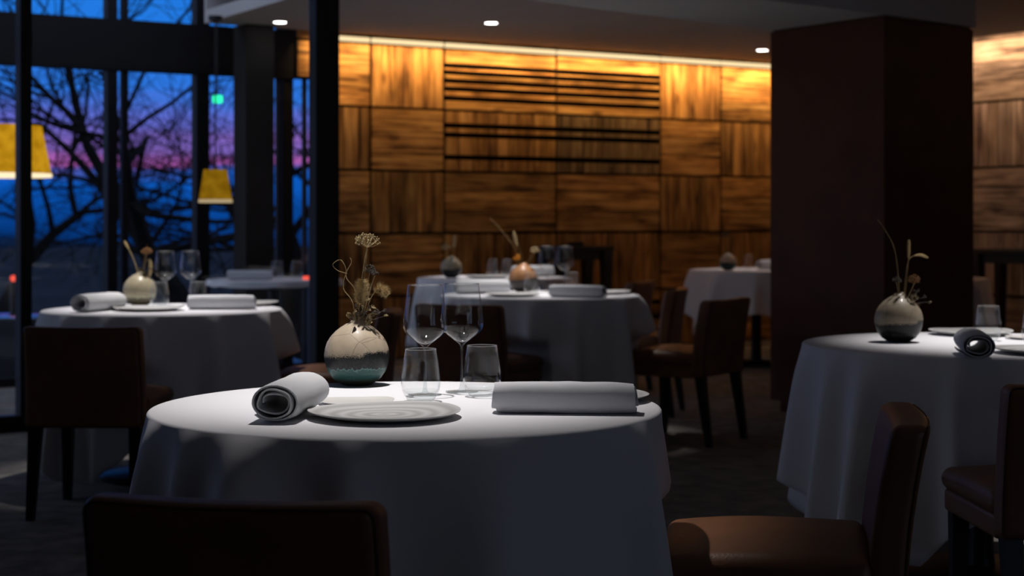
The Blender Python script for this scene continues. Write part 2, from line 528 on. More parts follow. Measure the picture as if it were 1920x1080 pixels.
M['hill'] = princ('far_hill', (.010, .030, .075), .95, spec=.0, var=.3, vscale=.05)  # distance haze is put into the base colour as blue
M['shade'] = shade_mat('lit_shade', .72)
M['shade_dim'] = shade_mat('lit_shade_dim', .30)
M['shade_rim'] = emis('lit_shade_rim', (1.0, .80, .50), 1.3)
M['shade_rim_dim'] = emis('lit_shade_rim_dim', (1.0, .75, .42), .5)
M['green_reflection'] = emis('green_reflection', (.03, .95, .42), 1.6)
M['red_lamp'] = emis('red_lamp', (1.0, .10, .06), 1.2)
M['vase_teal'] = vase_mat('vase_glaze_teal', (.50, .41, .30), (.010, .012, .012), (.030, .095, .088), (.022, .022, .016), .078, .043)
M['vase_cream'] = vase_mat('vase_glaze_cream', (.37, .31, .22), (.006, .006, .006), (.011, .011, .011), (.006, .006, .006), .066, .026)
M['vase_olive'] = vase_mat('vase_glaze_olive', (.38, .33, .22), (.26, .24, .15), (.11, .10, .065), (.09, .06, .03), .050, .040, crackle=True)
M['vase_rust'] = vase_mat('vase_glaze_rust', (.40, .19, .08), (.028, .024, .022), (.024, .024, .026), (.02, .02, .02), .074, .02, crackle=False)
def plate_mat():
    m, nt, out = new_mat('plate_glaze')
    N = nt.nodes.new; L = nt.links.new
    b = N('ShaderNodeBsdfPrincipled'); b.inputs['Roughness'].default_value = .5
    b.inputs['Specular IOR Level'].default_value = .3
    L(b.outputs[0], out.inputs[0])
    tc = N('ShaderNodeTexCoord')
    wv = N('ShaderNodeTexWave'); wv.wave_type = 'RINGS'; wv.rings_direction = 'Z'; wv.inputs['Scale'].default_value = 9
    wv.inputs['Distortion'].default_value = 2.2; wv.inputs['Detail'].default_value = 2; wv.inputs['Detail Scale'].default_value = .7
    L(tc.outputs['Object'], wv.inputs['Vector'])
    cr = N('ShaderNodeValToRGB'); cr.color_ramp.elements[0].color = (.36, .36, .355, 1); cr.color_ramp.elements[1].color = (.52, .52, .515, 1)
    L(wv.outputs['Fac'], cr.inputs[0]); L(cr.outputs[0], b.inputs['Base Color'])
    bp = N('ShaderNodeBump'); bp.inputs['Strength'].default_value = .25; bp.inputs['Distance'].default_value = .002
    L(wv.outputs['Fac'], bp.inputs['Height']); L(bp.outputs[0], b.inputs['Normal'])
    return m
M['plate'] = plate_mat()
M['plate_small'] = princ('plate_white', (.68, .67, .655), .3, var=.05, vscale=14)

# ------------------------------------------------------------------ room shell
ROWS = [.06, .55, 1.04, 1.53, 2.02, 2.51]
def s_of(px, base=(WX, WY), d=(VX, VY)):
    k = (px - 960) / F
    return (k * base[1] - base[0]) / (d[0] - k * d[1])
rng = random.Random(4)
def plank_wall(mb, to_world, a0, a1, z0, z1, vertical, tone, depth=.02, inset=0.0, jitter=.30, gap=.006):
    """one board: to_world(a, off) maps the run along the wall to x,y"""
    a0 += gap / 2; a1 -= gap / 2; z0 += gap / 2; z1 -= gap / 2
    t = tone * (1 - jitter + 2 * jitter * rng.random())
    tint = (t * (1 + .08 * rng.random()), t, t * (1 - .10 * rng.random()), 1)
    if tone < .5: tint = (t, t * 1.2, t * 1.75, 1)
    off = depth + inset + rng.uniform(-.002, .002)
    vs = []
    for (a, z) in ((a0, z0), (a1, z0), (a1, z1), (a0, z1)):
        x, y = to_world(a, off); vs.append((x, y, z))
    for (a, z) in ((a0, z0), (a1, z0), (a1, z1), (a0, z1)):
        x, y = to_world(a, 0.0); vs.append((x, y, z))
    fs = [(0, 1, 2, 3), (0, 4, 5, 1), (1, 5, 6, 2), (2, 6, 7, 3), (3, 7, 4, 0)]
    o = len(mb.v)
    mb.v.extend(vs)
    ou, ov = rng.uniform(0, 60), rng.uniform(0, 60)
    co = [(a0, z0), (a1, z0), (a1, z1), (a0, z1)]
    co = [((z, a) if vertical else (a, z)) for a, z in co]
    co = [(u + ou, w + ov) for u, w in co]
    for f in fs:
        mb.f.append([i + o for i in f]); mb.mi.append(0)
        mb.uv.append([co[i % 4] for i in f]); mb.tone.append(tint)
def panel(mb, tw, a0, a1, z0, z1, vertical, tone, slots=(), n=None):
    a0 += .009; a1 -= .009; z0 += .007; z1 -= .007
    cuts = [z0] + [k for sl in sorted(slots) for k in (sl - .0175, sl + .0175)] + [z1]
    bands = [(cuts[i], cuts[i + 1]) for i in range(0, len(cuts), 2)]
    if vertical:
        n = n or max(2, round((a1 - a0) / .12))
        e = [a0]
        for i in range(n - 1): e.append(a0 + (a1 - a0) * (i + 1 + rng.uniform(-.22, .22)) / n)
        e.append(a1)
        for i in range(n):
            st = rng.getstate()
            for b0, b1 in bands:
                rng.setstate(st)
                plank_wall(mb, tw, e[i], e[i + 1], b0, b1, True, tone)
    else:
        for b0, b1 in bands:
            m = 1 if slots and b1 - b0 < .16 else (n or max(1, round((b1 - b0) / .15)))
            e = [b0]
            for i in range(m - 1): e.append(b0 + (b1 - b0) * (i + 1 + rng.uniform(-.15, .15)) / m)
            e.append(b1)
            for i in range(m): plank_wall(mb, tw, a0, a1, e[i], e[i + 1], False, tone)

S_END = 5.1
wall = MB(); wall.use_uv = True
cols = [-.05, s_of(693), s_of(831), s_of(1041), s_of(1236), s_of(1349), s_of(1449), S_END]
# per column: grain of the rows from the floor up (H/V) and their tone
grain = [('V', 'H', 'V', 'H', 'V', 'H'), ('V', 'H', 'H', 'V', 'H', 'V'), ('H', 'V', 'H', 'V', 'H', 'H')]
plan = {0: 'HVHVH', 1: 'VHVHV', 2: 'HVHVH', 3: 'HVHVH', 4: 'VHVHV', 5: 'HVHVH', 6: 'VHVHV'}
tones = {0: (.9, .75, .9, .72, 1.1), 1: (.8, .85, .75, .95, 1.0), 2: (.8, .75, .95, .80, 1.0), 3: (.8, .7, .95, .42, 1.05), 4: (.8, .85, .75, 1.0, 1.1), 5: (.8, .85, 1.0, .95, 1.15), 6: (.8, .8, .8, .8, .9)}
SL1 = (2.376, 2.320, 2.254, 2.189, 2.114); SL2 = (1.898, 1.823, 1.645); SL0 = (.437, .309, .181)
for ci in range(7):
    for ri in range(5):
        sl = ()
        if ci in (2, 3): sl = {4: SL1, 3: SL2, 0: SL0}.get(ri, ())
        panel(wall, wall_pt, cols[ci], cols[ci + 1], ROWS[ri], ROWS[ri + 1], plan[ci][ri] == 'V', tones[ci][ri], sl)
    # the short frieze boards inside the lit cove
    panel(wall, wall_pt, cols[ci], cols[ci + 1], 2.56, 2.72, False, 1.0, n=1)
# lintel over the garden window
panel(wall, wall_pt, -.33, -.05, 2.22, 2.51, False, .9, n=2)
panel(wall, wall_pt, -.33, -.05, 2.51, 2.72, False, .9, n=1)
wb = structure(wall.build('wall_back', M['timber'], smooth=0))
bk = MB()
def wall_box(mb, a0, a1, z0, z1, o0, o1, tw=wall_pt):
    mb.prism([tw(a0, o0), tw(a0, o1), tw(a1, o1), tw(a1, o0)], z0, z1)
wall_box(bk, -.05, S_END, 0, 2.80, -.16, .0)
wall_box(bk, -.33, -.05, 2.22, 2.80, -.16, .0)
structure(bk.build('wall_core', M['slot'], wb, smooth=0))
for i_, (a_, b_) in enumerate(zip(cols[:-1], cols[1:])):
    ls = MB(); wall_box(ls, a_ + .012, b_ - .012, 2.517, 2.552, .004, .030)
    lo = ls.build('light_strip', M['strip'], smooth=0)
    tag(lo, ['glowing light strip over the first timber column beside the black post', 'glowing light strip over the second timber column from the black post', 'glowing light strip over the left slotted timber column',
             'glowing light strip over the right slotted timber column', 'glowing light strip right of the slotted timber columns', 'glowing light strip next to the dark pillar', 'glowing light strip hidden behind the dark pillar'][i_], 'light strip', 'light strips along the timber wall')
bb = MB(); wall_box(bb, -.05, S_END, 0, .055, .001, .028)
structure(bb.build('baseboard_back', princ('pale_plinth', (.34, .31, .28), .5, var=.05, vscale=8), smooth=0))

rw = MB(); rw.use_uv = True
RROWS = [.06, .53, 1.05, 1.573, 2.11, 2.78]
rcol = [-1.95, -1.15, -.35, .62, 1.5, 2.4, 3.3, 4.2, 5.1]
rplan = ['HVHVH', 'VHVHV', 'HVHVH', 'HVHVH', 'VHVHV', 'HVHVH', 'VHVHV', 'HVHVH']
for ci in range(8):
    for ri in range(5):
        panel(rw, rwall_pt, rcol[ci], rcol[ci + 1], RROWS[ri], RROWS[ri + 1], rplan[ci][ri] == 'V', .85 + .15 * rng.random())
wr = structure(rw.build('wall_right', M['timber_grey'], smooth=0))
bk = MB(); wall_box(bk, -1.95, 5.1, 0, 2.80, -.16, 0, rwall_pt)
structure(bk.build('wall_core', M['slot'], wr, smooth=0))

# glass partition line (parallel to the timber wall)
GX, GY = -1.13, 10.0
def glass_pt(s, off=0.0): return (GX + VX * s + VY * off, GY + VY * s - VX * off)
rend = rwall_pt(5.1)                       # near end of the right timber wall
RE = rend[0]
# floor
fl = MB()
fl.prism([(-9, -3.5), (RE + .3, -3.5), (RE + .3, rend[1]), rwall_pt(-2.2, -.1), wall_pt(S_END + .1, -.1), wall_pt(-9.0, -.08)], -.12, 0)
structure(fl.build('floor', M['carpet'], smooth=0))
# ceiling: lower slab with coves along both timber walls, upper slab above
lip = lambda s: wall_pt(s, .25)
rl0 = (3.565, 12.755)
def rlip(t): return (rl0[0] + VY * t, rl0[1] - VX * t)
# intersection of the two lips
def isect(p, d, q, e):
    den = d[0] * e[1] - d[1] * e[0]
    t = ((q[0] - p[0]) * e[1] - (q[1] - p[1]) * e[0]) / den
    return (p[0] + d[0] * t, p[1] + d[1] * t)
lc = isect(lip(0), (VX, VY), rl0, (VY, -VX))
ce = MB()
ce.prism([(-9, -3.5), (RE + .3, -3.5), (RE + .3, rlip(4.6)[1]), rlip(4.6), lc, lip(-1.16), glass_pt(-.0, -.03), glass_pt(-9.3, -.03)], 2.55, 2.64)
structure(ce.build('ceiling', M['ceiling'], smooth=0))
cu = MB()
cu.prism([(-9, -3.5), (RE + .3, -3.5), (RE + .3, rend[1]), rwall_pt(-2.2, -.2), wall_pt(S_END + .1, -.2), wall_pt(-.4, -.2), lip(-1.16), glass_pt(0, -.03), glass_pt(-9.3, -.03)], 2.80, 2.88)
structure(cu.build('ceiling_upper', M['ceiling'], smooth=0))
# fascia closing the coves towards the room void
fa = MB()
for a, b in ((lip(-1.16), lc), (lc, rlip(4.6))):
    v = Vector((b[0] - a[0], b[1] - a[1], 0)); n = Vector((v.y, -v.x, 0)).normalized() * .03
    fa.prism([a, b, (b[0] + n.x, b[1] + n.y), (a[0] + n.x, a[1] + n.y)], 2.641, 2.80)
structure(fa.build('trim_cove', M['ceiling'], smooth=0))
# bulkhead beam on the pillar
bm_ = MB()
bm_.prism([(-1.3, 6.30), (1.323, 8.56), (2.02, 9.13), (2.74, 9.78), (2.26, 10.62), (1.557, 9.97), (.40, 8.86), (-2.0, 6.55)], 2.285, 2.549)
structure(bm_.build('trim_beam', M['beam'], smooth=0))
# pillar
pil = MB()
pn, pl, pr = Vector((2.058, 9.16)), Vector((1.553, 9.95)), Vector((2.733, 9.81))
pb = pl + pr - pn
pil.prism([pn, pr, pb, pl], .07, 2.272)
pc = (pn + pb) / 2
pil.prism([pc + (q - pc) * .9 for q in (pn, pr, pb, pl)], 0, .07)
pil.prism([pc + (q - pc) * .97 for q in (pn, pr, pb, pl)], 2.272, 2.284)
structure(pil.build('pillar', M['pillar'], smooth=0))

# outer room walls (mostly behind the camera)
wl = MB(); wl.prism([(-9.15, -3.5), (-9, -3.5), (-9, 4.9), (-9.15, 4.9)], 0, 2.8)
structure(wl.build('wall_left', M['plaster'], smooth=0))
ws = MB()
for y0, y1, z0, z1 in ((-3.5, -3.3, 0, 2.8), (-.4, rend[1], 0, 2.8), (-3.3, -.4, 0, .45), (-3.3, -.4, 2.35, 2.8)):
    ws.box((RE + .375, (y0 + y1) / 2, (z0 + z1) / 2), (.15, y1 - y0, z1 - z0))
w4 = structure(empty('window_4_added', (RE + .375, -1.85, 0)))  # unseen window added for side light that brings out the cloth folds
fr = MB()
for y in (-1.42, 0, 1.42): fr.box((0, y, 1.4), (.08, .06, 1.9))
for z in (.48, 2.32): fr.box((0, 0, z), (.08, 2.9, .06))
fr.build('window_frame', M['frame_dark'], w4, smooth=0)
pa = MB(); pa.box((0, 0, 1.4), (.008, 2.8, 1.8)); pa.build('glass_pane', M['pane'], w4, smooth=0)
structure(ws.build('wall_side', M['plaster'], smooth=0))
# front wall (behind the camera) with a wide window
fw = MB()
WX0, WX1, WZ0, WZ1 = 4.2, 6.7, .45, 2.35
for x0, x1, z0, z1 in ((-9, WX0, 0, 2.8), (WX1, RE + .3, 0, 2.8), (WX0, WX1, 0, WZ0), (WX0, WX1, WZ1, 2.8)):
    fw.box(((x0 + x1) / 2, -3.58, (z0 + z1) / 2), (x1 - x0, .16, z1 - z0))
structure(fw.build('wall_front', M['plaster'], smooth=0))
w2 = structure(empty('window_2', (0, -3.58, 0)))
fr = MB()
for x in (WX0 + .03, 5.45, WX1 - .03): fr.box((x, 0, (WZ0 + WZ1) / 2), (.06, .08, WZ1 - WZ0))
for z in (WZ0 + .03, WZ1 - .03): fr.box(((WX0 + WX1) / 2, 0, z), (WX1 - WX0, .08, .06))
fr.build('window_frame', M['frame_dark'], w2, smooth=0)
pa = MB(); pa.box(((WX0 + WX1) / 2, 0, (WZ0 + WZ1) / 2), (WX1 - WX0 - .1, .008, WZ1 - WZ0 - .1))
pa.build('glass_pane', M['pane'], w2, smooth=0)

# glass partition: posts, rails, panes
ang = atan2(VY, VX)
w1 = structure(empty('window_1', (GX, GY, 0), ang))
sp_m = -s_of(44, (GX, GY)) * -1      # run of the mullion that stands near the left edge of the photo
smul = s_of(44, (GX, GY))
po = MB()
po.box((-.005, 0, 1.28), (.155, .10, 2.54))
for k in range(0, 5):
    s = smul - 1.83 * k
    po.box((s, 0, 1.28), (.062, .10, 2.54))
po.box((-4.6, 0, .045), (9.1, .09, .085)); po.box((-4.6, 0, 2.52), (9.1, .09, .06))
po.build('window_frame', M['frame_dark'], w1, smooth=0)
ps = [-.08] + [smul - 1.83 * k for k in range(5)]
for a, b in zip(ps, ps[1:]):
    g = MB(); g.box(((a + b) / 2, 0, 1.29), (a - b - .07, .012, 2.40))
    g.build('glass_pane', M['pane'], w1, smooth=0)

# outer facade of the garden room in the plane of the timber wall
w3 = structure(empty('window_3', (WX, WY, 0), ang))
po = MB()
for px, w, d in ((577, .02, .05), (543, .085, .07), (527, .02, .05), (382, .100, .10), (238, .042, .06), (212, .072, .10), (-60, .08, .1), (-300, .08, .1)):
    po.box((s_of(px), .06, 1.40), (w, d, 2.8))
po.box(((s_of(382) - 8.5) / 2, .06, 2.39), (8.5 + s_of(382) + .1, .12, .36))     # transom
po.box(((-.33 + s_of(382)) / 2, .06, 2.39), (s_of(382) * -1 - .33, .10, .36))
po.box(((-.05 - 9) / 2, .06, .03), (8.9, .1, .06))
po.build('window_frame', M['frame_dark'], w3, smooth=0)
# broad column standing in the garden room
cl = MB(); cl.box((X(476, 12.0), 12.0, 1.275), (.22, .22, 2.55), ang)
structure(cl.build('column', M['column'], smooth=0))

# ------------------------------------------------------------------ outdoors
te = MB(); te.prism([wall_pt(-14, -.2), wall_pt(-.0, -.2), wall_pt(1.0, -4), wall_pt(-14, -4)], -.14, -.02)
structure(te.build('terrace', M['terrace'], smooth=0))
gr = MB(); gr.prism([(-90, 15), (30, 15), (60, 140), (-160, 140)], -1.3, -1.2)
structure(gr.build('ground', M['ground'], smooth=0))
hl = MB()
prev = None; vs = []; fs = []
for i in range(81):
    x = -120 + i * 2.6
    h = 1.5 + 2.2 * mnoise.noise(Vector((x * .03, 3.1, 0))) + 1.2 * mnoise.noise(Vector((x * .11, 8.1, 0))) + .5 * mnoise.noise(Vector((x * .5, 1.1, 0)))
    for dy, dz in ((0, -1.4), (6, h * .5 - .4), (14, h), (30, -1.4)):
        vs.append((x, 125 + dy, dz - 3.2 if dz > -1 else dz))
for i in range(80):
    for j in range(3): fs.append((i * 4 + j, i * 4 + 4 + j, i * 4 + 5 + j, i * 4 + 1 + j))
hl.add(vs, fs)
structure(hl.build('hills', M['hill']))
le = MB()
x0, x1 = X(-300, 12.2), X(110, 12.2)
le.rbox(((x0 + x1) / 2, 12.42, .205), (x1 - x0, .66, .45), .012, 3)
tag(le.build('stone_ledge', M['ledge']), 'low wet stone ledge shining blue outside the glass, left edge of photo', 'ledge')

def grow_tree(name, base, height, lean, seed, label, spread=1.0, twigs=True, r0=.16):
    r = random.Random(seed)
    big = MB(); small = MB()
    cnt = [0]
    def branch(p, d, ln, rad, lvl):
        n = 5
        pts = [p.copy()]; rs = [rad]
        q = p.copy(); dd = d.copy()
        for i in range(n):
            dd = (dd + Vector((r.gauss(0, .17), r.gauss(0, .17), r.gauss(.0, .15)))).normalized()
            q = q + dd * ln / n
            pts.append(q.copy()); rs.append(max(.004, rad * (1 - .62 * (i + 1) / n)))
        (big if lvl < 2 else small).tube(pts, rs, 7 if lvl < 2 else (4 if lvl == 2 else 3), caps=False)
        cnt[0] += 1
        if lvl >= 4 or rad < .007: return
        kids = (5, 5, 5, 4, 0)[lvl]
        for k in range(kids):
            f = r.uniform(.3, 1.0) if k else 1.0
            j = min(n - 1, int(f * n)); pp = pts[j].lerp(pts[j + 1], f * n - j) if f < 1 else pts[-1]
            ax = Vector((r.gauss(0, 1), r.gauss(0, 1), r.gauss(0, .55))).normalized()
            nd = (dd * .75 + ax * (.75 * spread) + Vector((0, 0, .06))).normalized()
            branch(pp, nd, ln * r.uniform(.55, .82), rs[min(j, n)] * r.uniform(.5, .72), lvl + 1)
    root = empty(name, base)
    branch(Vector((0, 0, 0)), Vector(lean).normalized(), height, r0, 0)
    big.build('trunk', M['bark'], root)
    small.build('twigs', M['bark'], root)
    tag(root, label, 'tree', 'bare trees outside the glass')
    return root
grow_tree('bare_tree', (X(470, 17), 17, -1.2), 2.9, (-.25, 0, 1), 11, 'bare tree behind the broad column, limbs reaching left over the terrace', 1.15, r0=.20)
grow_tree('bare_tree', (X(40, 20.5), 20.5, -1.2), 3.5, (.1, 0, 1), 5, 'bare tree behind the left mullion of the glass wall', 1.1, r0=.19)
grow_tree('bare_tree', (X(-40, 26), 26, -1.2), 3.0, (.2, 0, 1), 31, 'bare tree standing farthest left beyond the ledge', 1.2, r0=.16)
grow_tree('bare_tree', (X(560, 24), 24, -1.2), 3.0, (-.1, 0, 1), 41, 'bare tree seen between the column and the black post', 1.2, r0=.15)

# pendant lamps in the garden room
def pendant(px, D, ytop, ybot, rtop, rbot, label, ztop, sm='shade', rm='shade_rim'):
    z1 = CAMZ + (HZ - ytop) * D / F; z0 = CAMZ + (HZ - ybot) * D / F
    t = empty('pendant_lamp', (X(px, D), D, z0))
    h = z1 - z0
    m = MB(); m.lathe([(rbot, .02), (rtop, h), (rtop - .006, h), (rbot - .006, .02)], 48)
    m.build('lamp_shade', M[sm], t)
    m = MB(); m.lathe([(rbot + .003, 0), (rbot + .003, .022), (rbot - .008, .022), (rbot - .008, 0), (rbot + .003, 0)], 48)
    m.build('shade_rim', M[rm], t)
    m = MB(); m.tube([(0, 0, h - .02), (0, 0, ztop - z0)], .006, 6)
    m.box((0, 0, h - .01), (2 * rtop - .01, .012, .008)); m.box((0, 0, h - .01), (.012, 2 * rtop - .01, .008))
    m.lathe([(0, ztop - z0 - .03), (.05, ztop - z0 - .03), (.05, ztop - z0), (0, ztop - z0)], 16)
    m.build('cord', M['black_metal'], t)
    tag(t, label, 'lamp')
pendant(-12, 10.5, 236, 332, .296, .355, 'large yellow glowing lamp shade cut by the left edge of the photo', 2.8)
pendant(404, 11.4, 318, 380, .080, .113, 'small yellow glowing lamp shade beside the broad dark column', 2.55, 'shade_dim', 'shade_rim_dim')
ge = MB(); ge.rbox((X(408, 11.5), 11.5, CAMZ + (HZ - 186) * 11.5 / F), (.07, .03, .055), .012, 2)  # reflection of an exit sign, built as a glowing box on an added rod
t = empty('exit_sign_reflection', (X(408, 11.5), 11.5, 2.0)); g = ge.build('glow_body', M['green_reflection'], t); g.location = (-t.location[0], -t.location[1], -2.0)
m = MB(); m.tube([(0, .0, CAMZ + (HZ - 186) * 11.5 / F - 2.0 + .026), (0, 0, .55)], .005, 6); m.build('rod', M['black_metal'], t)
tag(t, 'tiny green glow standing for an exit sign reflection above the small yellow shade', 'lamp')
t = empty('bollard', (X(25, 14.5), 14.5, -1.2))
zr = CAMZ - (522 - HZ) * 14.5 / F + 1.2
m = MB(); m.tube([(0, 0, 0), (0, 0, zr - .03)], .03, 10); m.build('post', M['black_metal'], t)
m = MB(); m.blob((0, 0, zr), .028, 10, 8); m.build('glow_body', M['red_lamp'], t)
tag(t, 'small red light on a dark post outside, left of the mullion', 'light')

# ------------------------------------------------------------------ ceiling downlights
def downlight(x, y, label, z=2.55):
    t = empty('ceiling_light', (x, y, z))
    m = MB(); m.lathe([(.043, -.002), (.055, -.004), (.058, 0), (.058, .02)], 32); m.build('ring', M['trim_white'], t)
    m = MB(); m.lathe([(0, -.003), (.043, -.003), (.043, .0)], 32); m.build('diffuser', M['lamp_white'], t)
    tag(t, label, 'light', 'ceiling downlights')
downlight(SPOTS[3][0], SPOTS[3][1], 'round white downlight in the ceiling, middle of the timber wall')
downlight(SPOTS[4][0], SPOTS[4][1], 'round white downlight in the ceiling beside the dark pillar')
downlight(X(525, 11.75), 11.75, 'round white downlight seen through the dark glass wall')

# ------------------------------------------------------------------ tables and cloths
CHAIRS = [  # x, y, facing
    (-.366, 2.690, (.18, .983), 'brown leather chair back in front of the sharp table, cut by the bottom edge'),
    (-1.635, 6.585, (.03, 1), 'brown leather chair seen from behind at the table by the glass wall'),
    (.895, 8.67, (-.83, .56), 'brown leather chair standing free right of the middle table, three legs in view'),
    (-.155, 8.205, (.40, .917), 'brown leather chair behind the wine glasses, tucked to the middle table'),
    (-.80, 7.50, (-1, 0.02), 'brown leather chair behind the teal vase, seat facing the glass wall'),
    (.585, 3.56, (-.985, .17), 'large brown leather chair in the right foreground, side view with wide seat'),
    (1.44, 4.375, (-.04, 1), 'brown leather chair cut by the right edge of the photo'),
    (.733, 9.86, (-.97, .25), 'dark brown chair behind the free standing chair, on the far side of the middle table'),
    (.62, 11.05, (-.93, .37), 'brown chair close to the black side table, only its back top showing'),
    (2.95, 12.15, (-.3, -1), 'brown chair behind the cloth that peeps out right of the pillar'),
]
def make_table(x, y, r, label):
    t = empty('pedestal_table', (x, y, 0))
    m = MB(); m.lathe([(0, .705), (r - .03, .705), (r - .02, .712), (r - .02, .738), (0, .738)], 64); m.build('tabletop', M['black_wood'], t)
    m = MB(); m.lathe([(.045, .03), (.040, .10), (.040, .68), (.16, .70), (.16, .705)], 32); m.build('column', M['black_metal'], t)
    m = MB(); m.lathe([(0, 0), (.27, 0), (.275, .012), (.26, .024), (.06, .04), (0, .04)], 48); m.build('base_plate', M['black_metal'], t)
    tag(t, label, 'table', 'pedestal tables')
def make_cloth(x, y, r, side, rot, folds, label, amp=24, base=2.5, hemmax=.70, seed=1):
    n = 216; rim = .008
    top = [0, .15, .3, .42, r - .05, r - .02, r - rim]
    nv = 24
    vs = [(0, 0, TZ)]; fs = []; rows = []
    rr = random.Random(seed)
    ph = [rr.uniform(0, 6.28) for _ in range(4)]
    def adist(a, b):
        d = (a - b + pi) % (2 * pi) - pi
        return d
    hem = []; 
    for k in range(n):
        a = 2 * pi * k / n
        c, s_ = abs(cos(a - rot)), abs(sin(a - rot))
        p = 9.0
        L = side / 2 / ((c ** p + s_ ** p) ** (1 / p)) - r
        hem.append(min(hemmax, L))
    for rad in top[1:]:
        rows.append([]); 
        for k in range(n):
            a = 2 * pi * k / n
            rows[-1].append(len(vs)); vs.append((rad * cos(a), rad * sin(a), TZ))
    for j in range(nv + 4):
        rows.append([])
        for k in range(n):
            a = 2 * pi * k / n
            def slope(t):
                u = t / .65
                ridge = 0
                for (fa, fwd, fst) in folds:
                    w = radians(fwd) * (.50 + .55 * min(1, u) + .55 * exp(-t / .05))
                    ridge += fst * exp(-(adist(a, radians(fa)) / w) ** 2)
                th = radians(base) + radians(amp) * ridge * (.62 + 1.3 * exp(-t / .05)) - radians(3.0) * min(1, t / .2)
                th += radians(1.2) * sin(5 * a + ph[0]) + radians(.8) * sin(11 * a + ph[1])
                return min(radians(72), th * (1 - .22 * min(1, u)))
            gm = pi / 2 - max(0, slope(0))
            g = min(1, (j + 1) / 4) * gm
            rad0 = r - rim + rim * sin(g); z0 = TZ - rim + rim * cos(g)
            if j >= 4:
                t = (hem[k] - rim) * (j - 3) / nv
                m_ = max(1, int(t / .02) + 1)
                for q_ in range(m_):                     # walk down the cloth
                    th = slope(t * (q_ + .5) / m_)
                    rad0 += t / m_ * sin(th); z0 -= t / m_ * cos(th)
                rad0 += .004 * sin(17 * a + ph[2]) * min(1, t)
            qx, qy = rad0 * cos(a), rad0 * sin(a)
            zz = max(.012, z0)
            if zz < .56:                     # a chair pushed in presses the cloth inwards
                for (hx, hy, hf, _) in CHAIRS:
                    fl_ = sqrt(hf[0] ** 2 + hf[1] ** 2); fx, fy = hf[0] / fl_, hf[1] / fl_
                    ddx, ddy = x + qx - hx, y + qy - hy
                    ly = ddx * fx + ddy * fy; lx = ddx * fy - ddy * fx
                    if abs(lx) < .30 and -.3 < ly < .30:
                        k_ = min(1, (.56 - zz) / .06) * min(1, (.30 - abs(lx)) / .045)
                        mv = (.30 - ly) * k_
                        qx += fx * mv; qy += fy * mv
            rows[-1].append(len(vs)); vs.append((qx, qy, zz))
    for k in range(n): fs.append((0, rows[0][k], rows[0][(k + 1) % n]))
    for A, B in zip(rows, rows[1:]):
        for k in range(n):
            l = (k + 1) % n
            fs.append((A[k], B[k], B[l], A[l]))
    m = MB(); m.add(vs, fs)
    o = m.build('tablecloth', M['cloth'], loc=(x, y, 0), smooth=180)
    md = o.modifiers.new('thickness', 'SOLIDIFY'); md.thickness = .0018; md.offset = -1
    tag(o, label, 'tablecloth', 'white tablecloths')
    return o
def folds_at(seed, n=9):
    r = random.Random(seed); o = []
    for k in range(n):
        o.append((360 / n * (k + r.uniform(-.28, .28)), r.uniform(6, 11), r.uniform(.55, 1.15)))
    return o
MAIN = (-.228, 3.58, .55)
LEFT = (-1.56, 7.40, .53)
MID = (.15, 8.79, .53)
BKL = (-.12, 11.35, .53)
BKR = (1.94, 13.15, .53)
RGT = (1.515, 5.35, .57)
PLR = (2.72, 11.35, .53)
GAR = (-1.59, 11.08, .45)
make_table(*MAIN, 'round pedestal table hidden under the large white cloth in front')
make_table(*LEFT, 'round pedestal table under the cloth beside the dark glass wall')
make_table(*MID, 'round pedestal table under the cloth in the middle of the room')
make_table(*BKL, 'round pedestal table under the small cloth nearest the timber wall')
make_table(*BKR, 'pedestal table with black column under the pointed cloth beside the pillar')
make_table(*RGT, 'round pedestal table under the cloth at the right edge')
make_table(*PLR, 'round pedestal table standing behind the dark pillar')
make_table(*GAR, 'round pedestal table behind the glass wall')
make_cloth(*MAIN, 2.06, radians(8), [(-119, 9, 1.0), (-97, 6, .75), (-70, 12, .7), (-29, 7, .65), (-136, 6, .6), (-154, 7, .7), (-178, 9, .45),
            (10, 10, .4), (40, 9, 1), (70, 9, .8), (105, 10, 1), (140, 9, .8)], 'large white cloth on the sharp front table with a roll and wide plate', amp=27, seed=2)
make_cloth(*LEFT, 2.02, radians(20), [(-165, 9, .45), (-128, 6, .7), (-104, 5, .8), (-84, 6, .8), (-55, 6, .8), (-25, 8, .9), (5, 9, 1), (45, 9, 1), (90, 9, 1), (140, 9, 1)],
           'white cloth on the blurred table beside the dark glass wall', amp=26, seed=3)
make_cloth(*MID, 2.02, radians(30), [(-155, 9, .9), (-125, 7, .8), (-96, 6, .9), (-74, 7, .7), (-40, 8, .7), (-8, 9, 1.1), (35, 9, 1), (90, 9, 1), (140, 9, 1)],
           'white cloth on the blurred table in the middle, a chair at its right', amp=26, seed=4)
make_cloth(*BKL, 1.9, radians(10), folds_at(6), 'white cloth on the farthest left table close to the timber wall', seed=5)
make_cloth(*BKR, 1.72, radians(-6), [(-178, 9, .9), (-135, 10, 1.1), (-100, 7, .6), (-70, 7, .6), (-45, 10, 1.2), (0, 9, 1), (45, 9, 1), (90, 9, 1), (135, 9, 1)],
           'white cloth with hanging points on the far table left of the pillar', amp=20, hemmax=.62, seed=6)
make_cloth(*RGT, 2.04, radians(-2), [(-178, 10, .8), (-156, 7, .6), (-140, 8, 1.0), (-112, 6, .75), (-92, 7, .7), (-68, 7, .8), (-40, 9, 1), (0, 9, 1), (45, 9, 1), (90, 9, 1), (135, 10, 1)],
           'white cloth on the right hand table with the cream and black vase', amp=24, hemmax=.62, seed=7)
make_cloth(*PLR, 1.9, radians(10), folds_at(9), 'white cloth peeping out right of the dark pillar', seed=8)
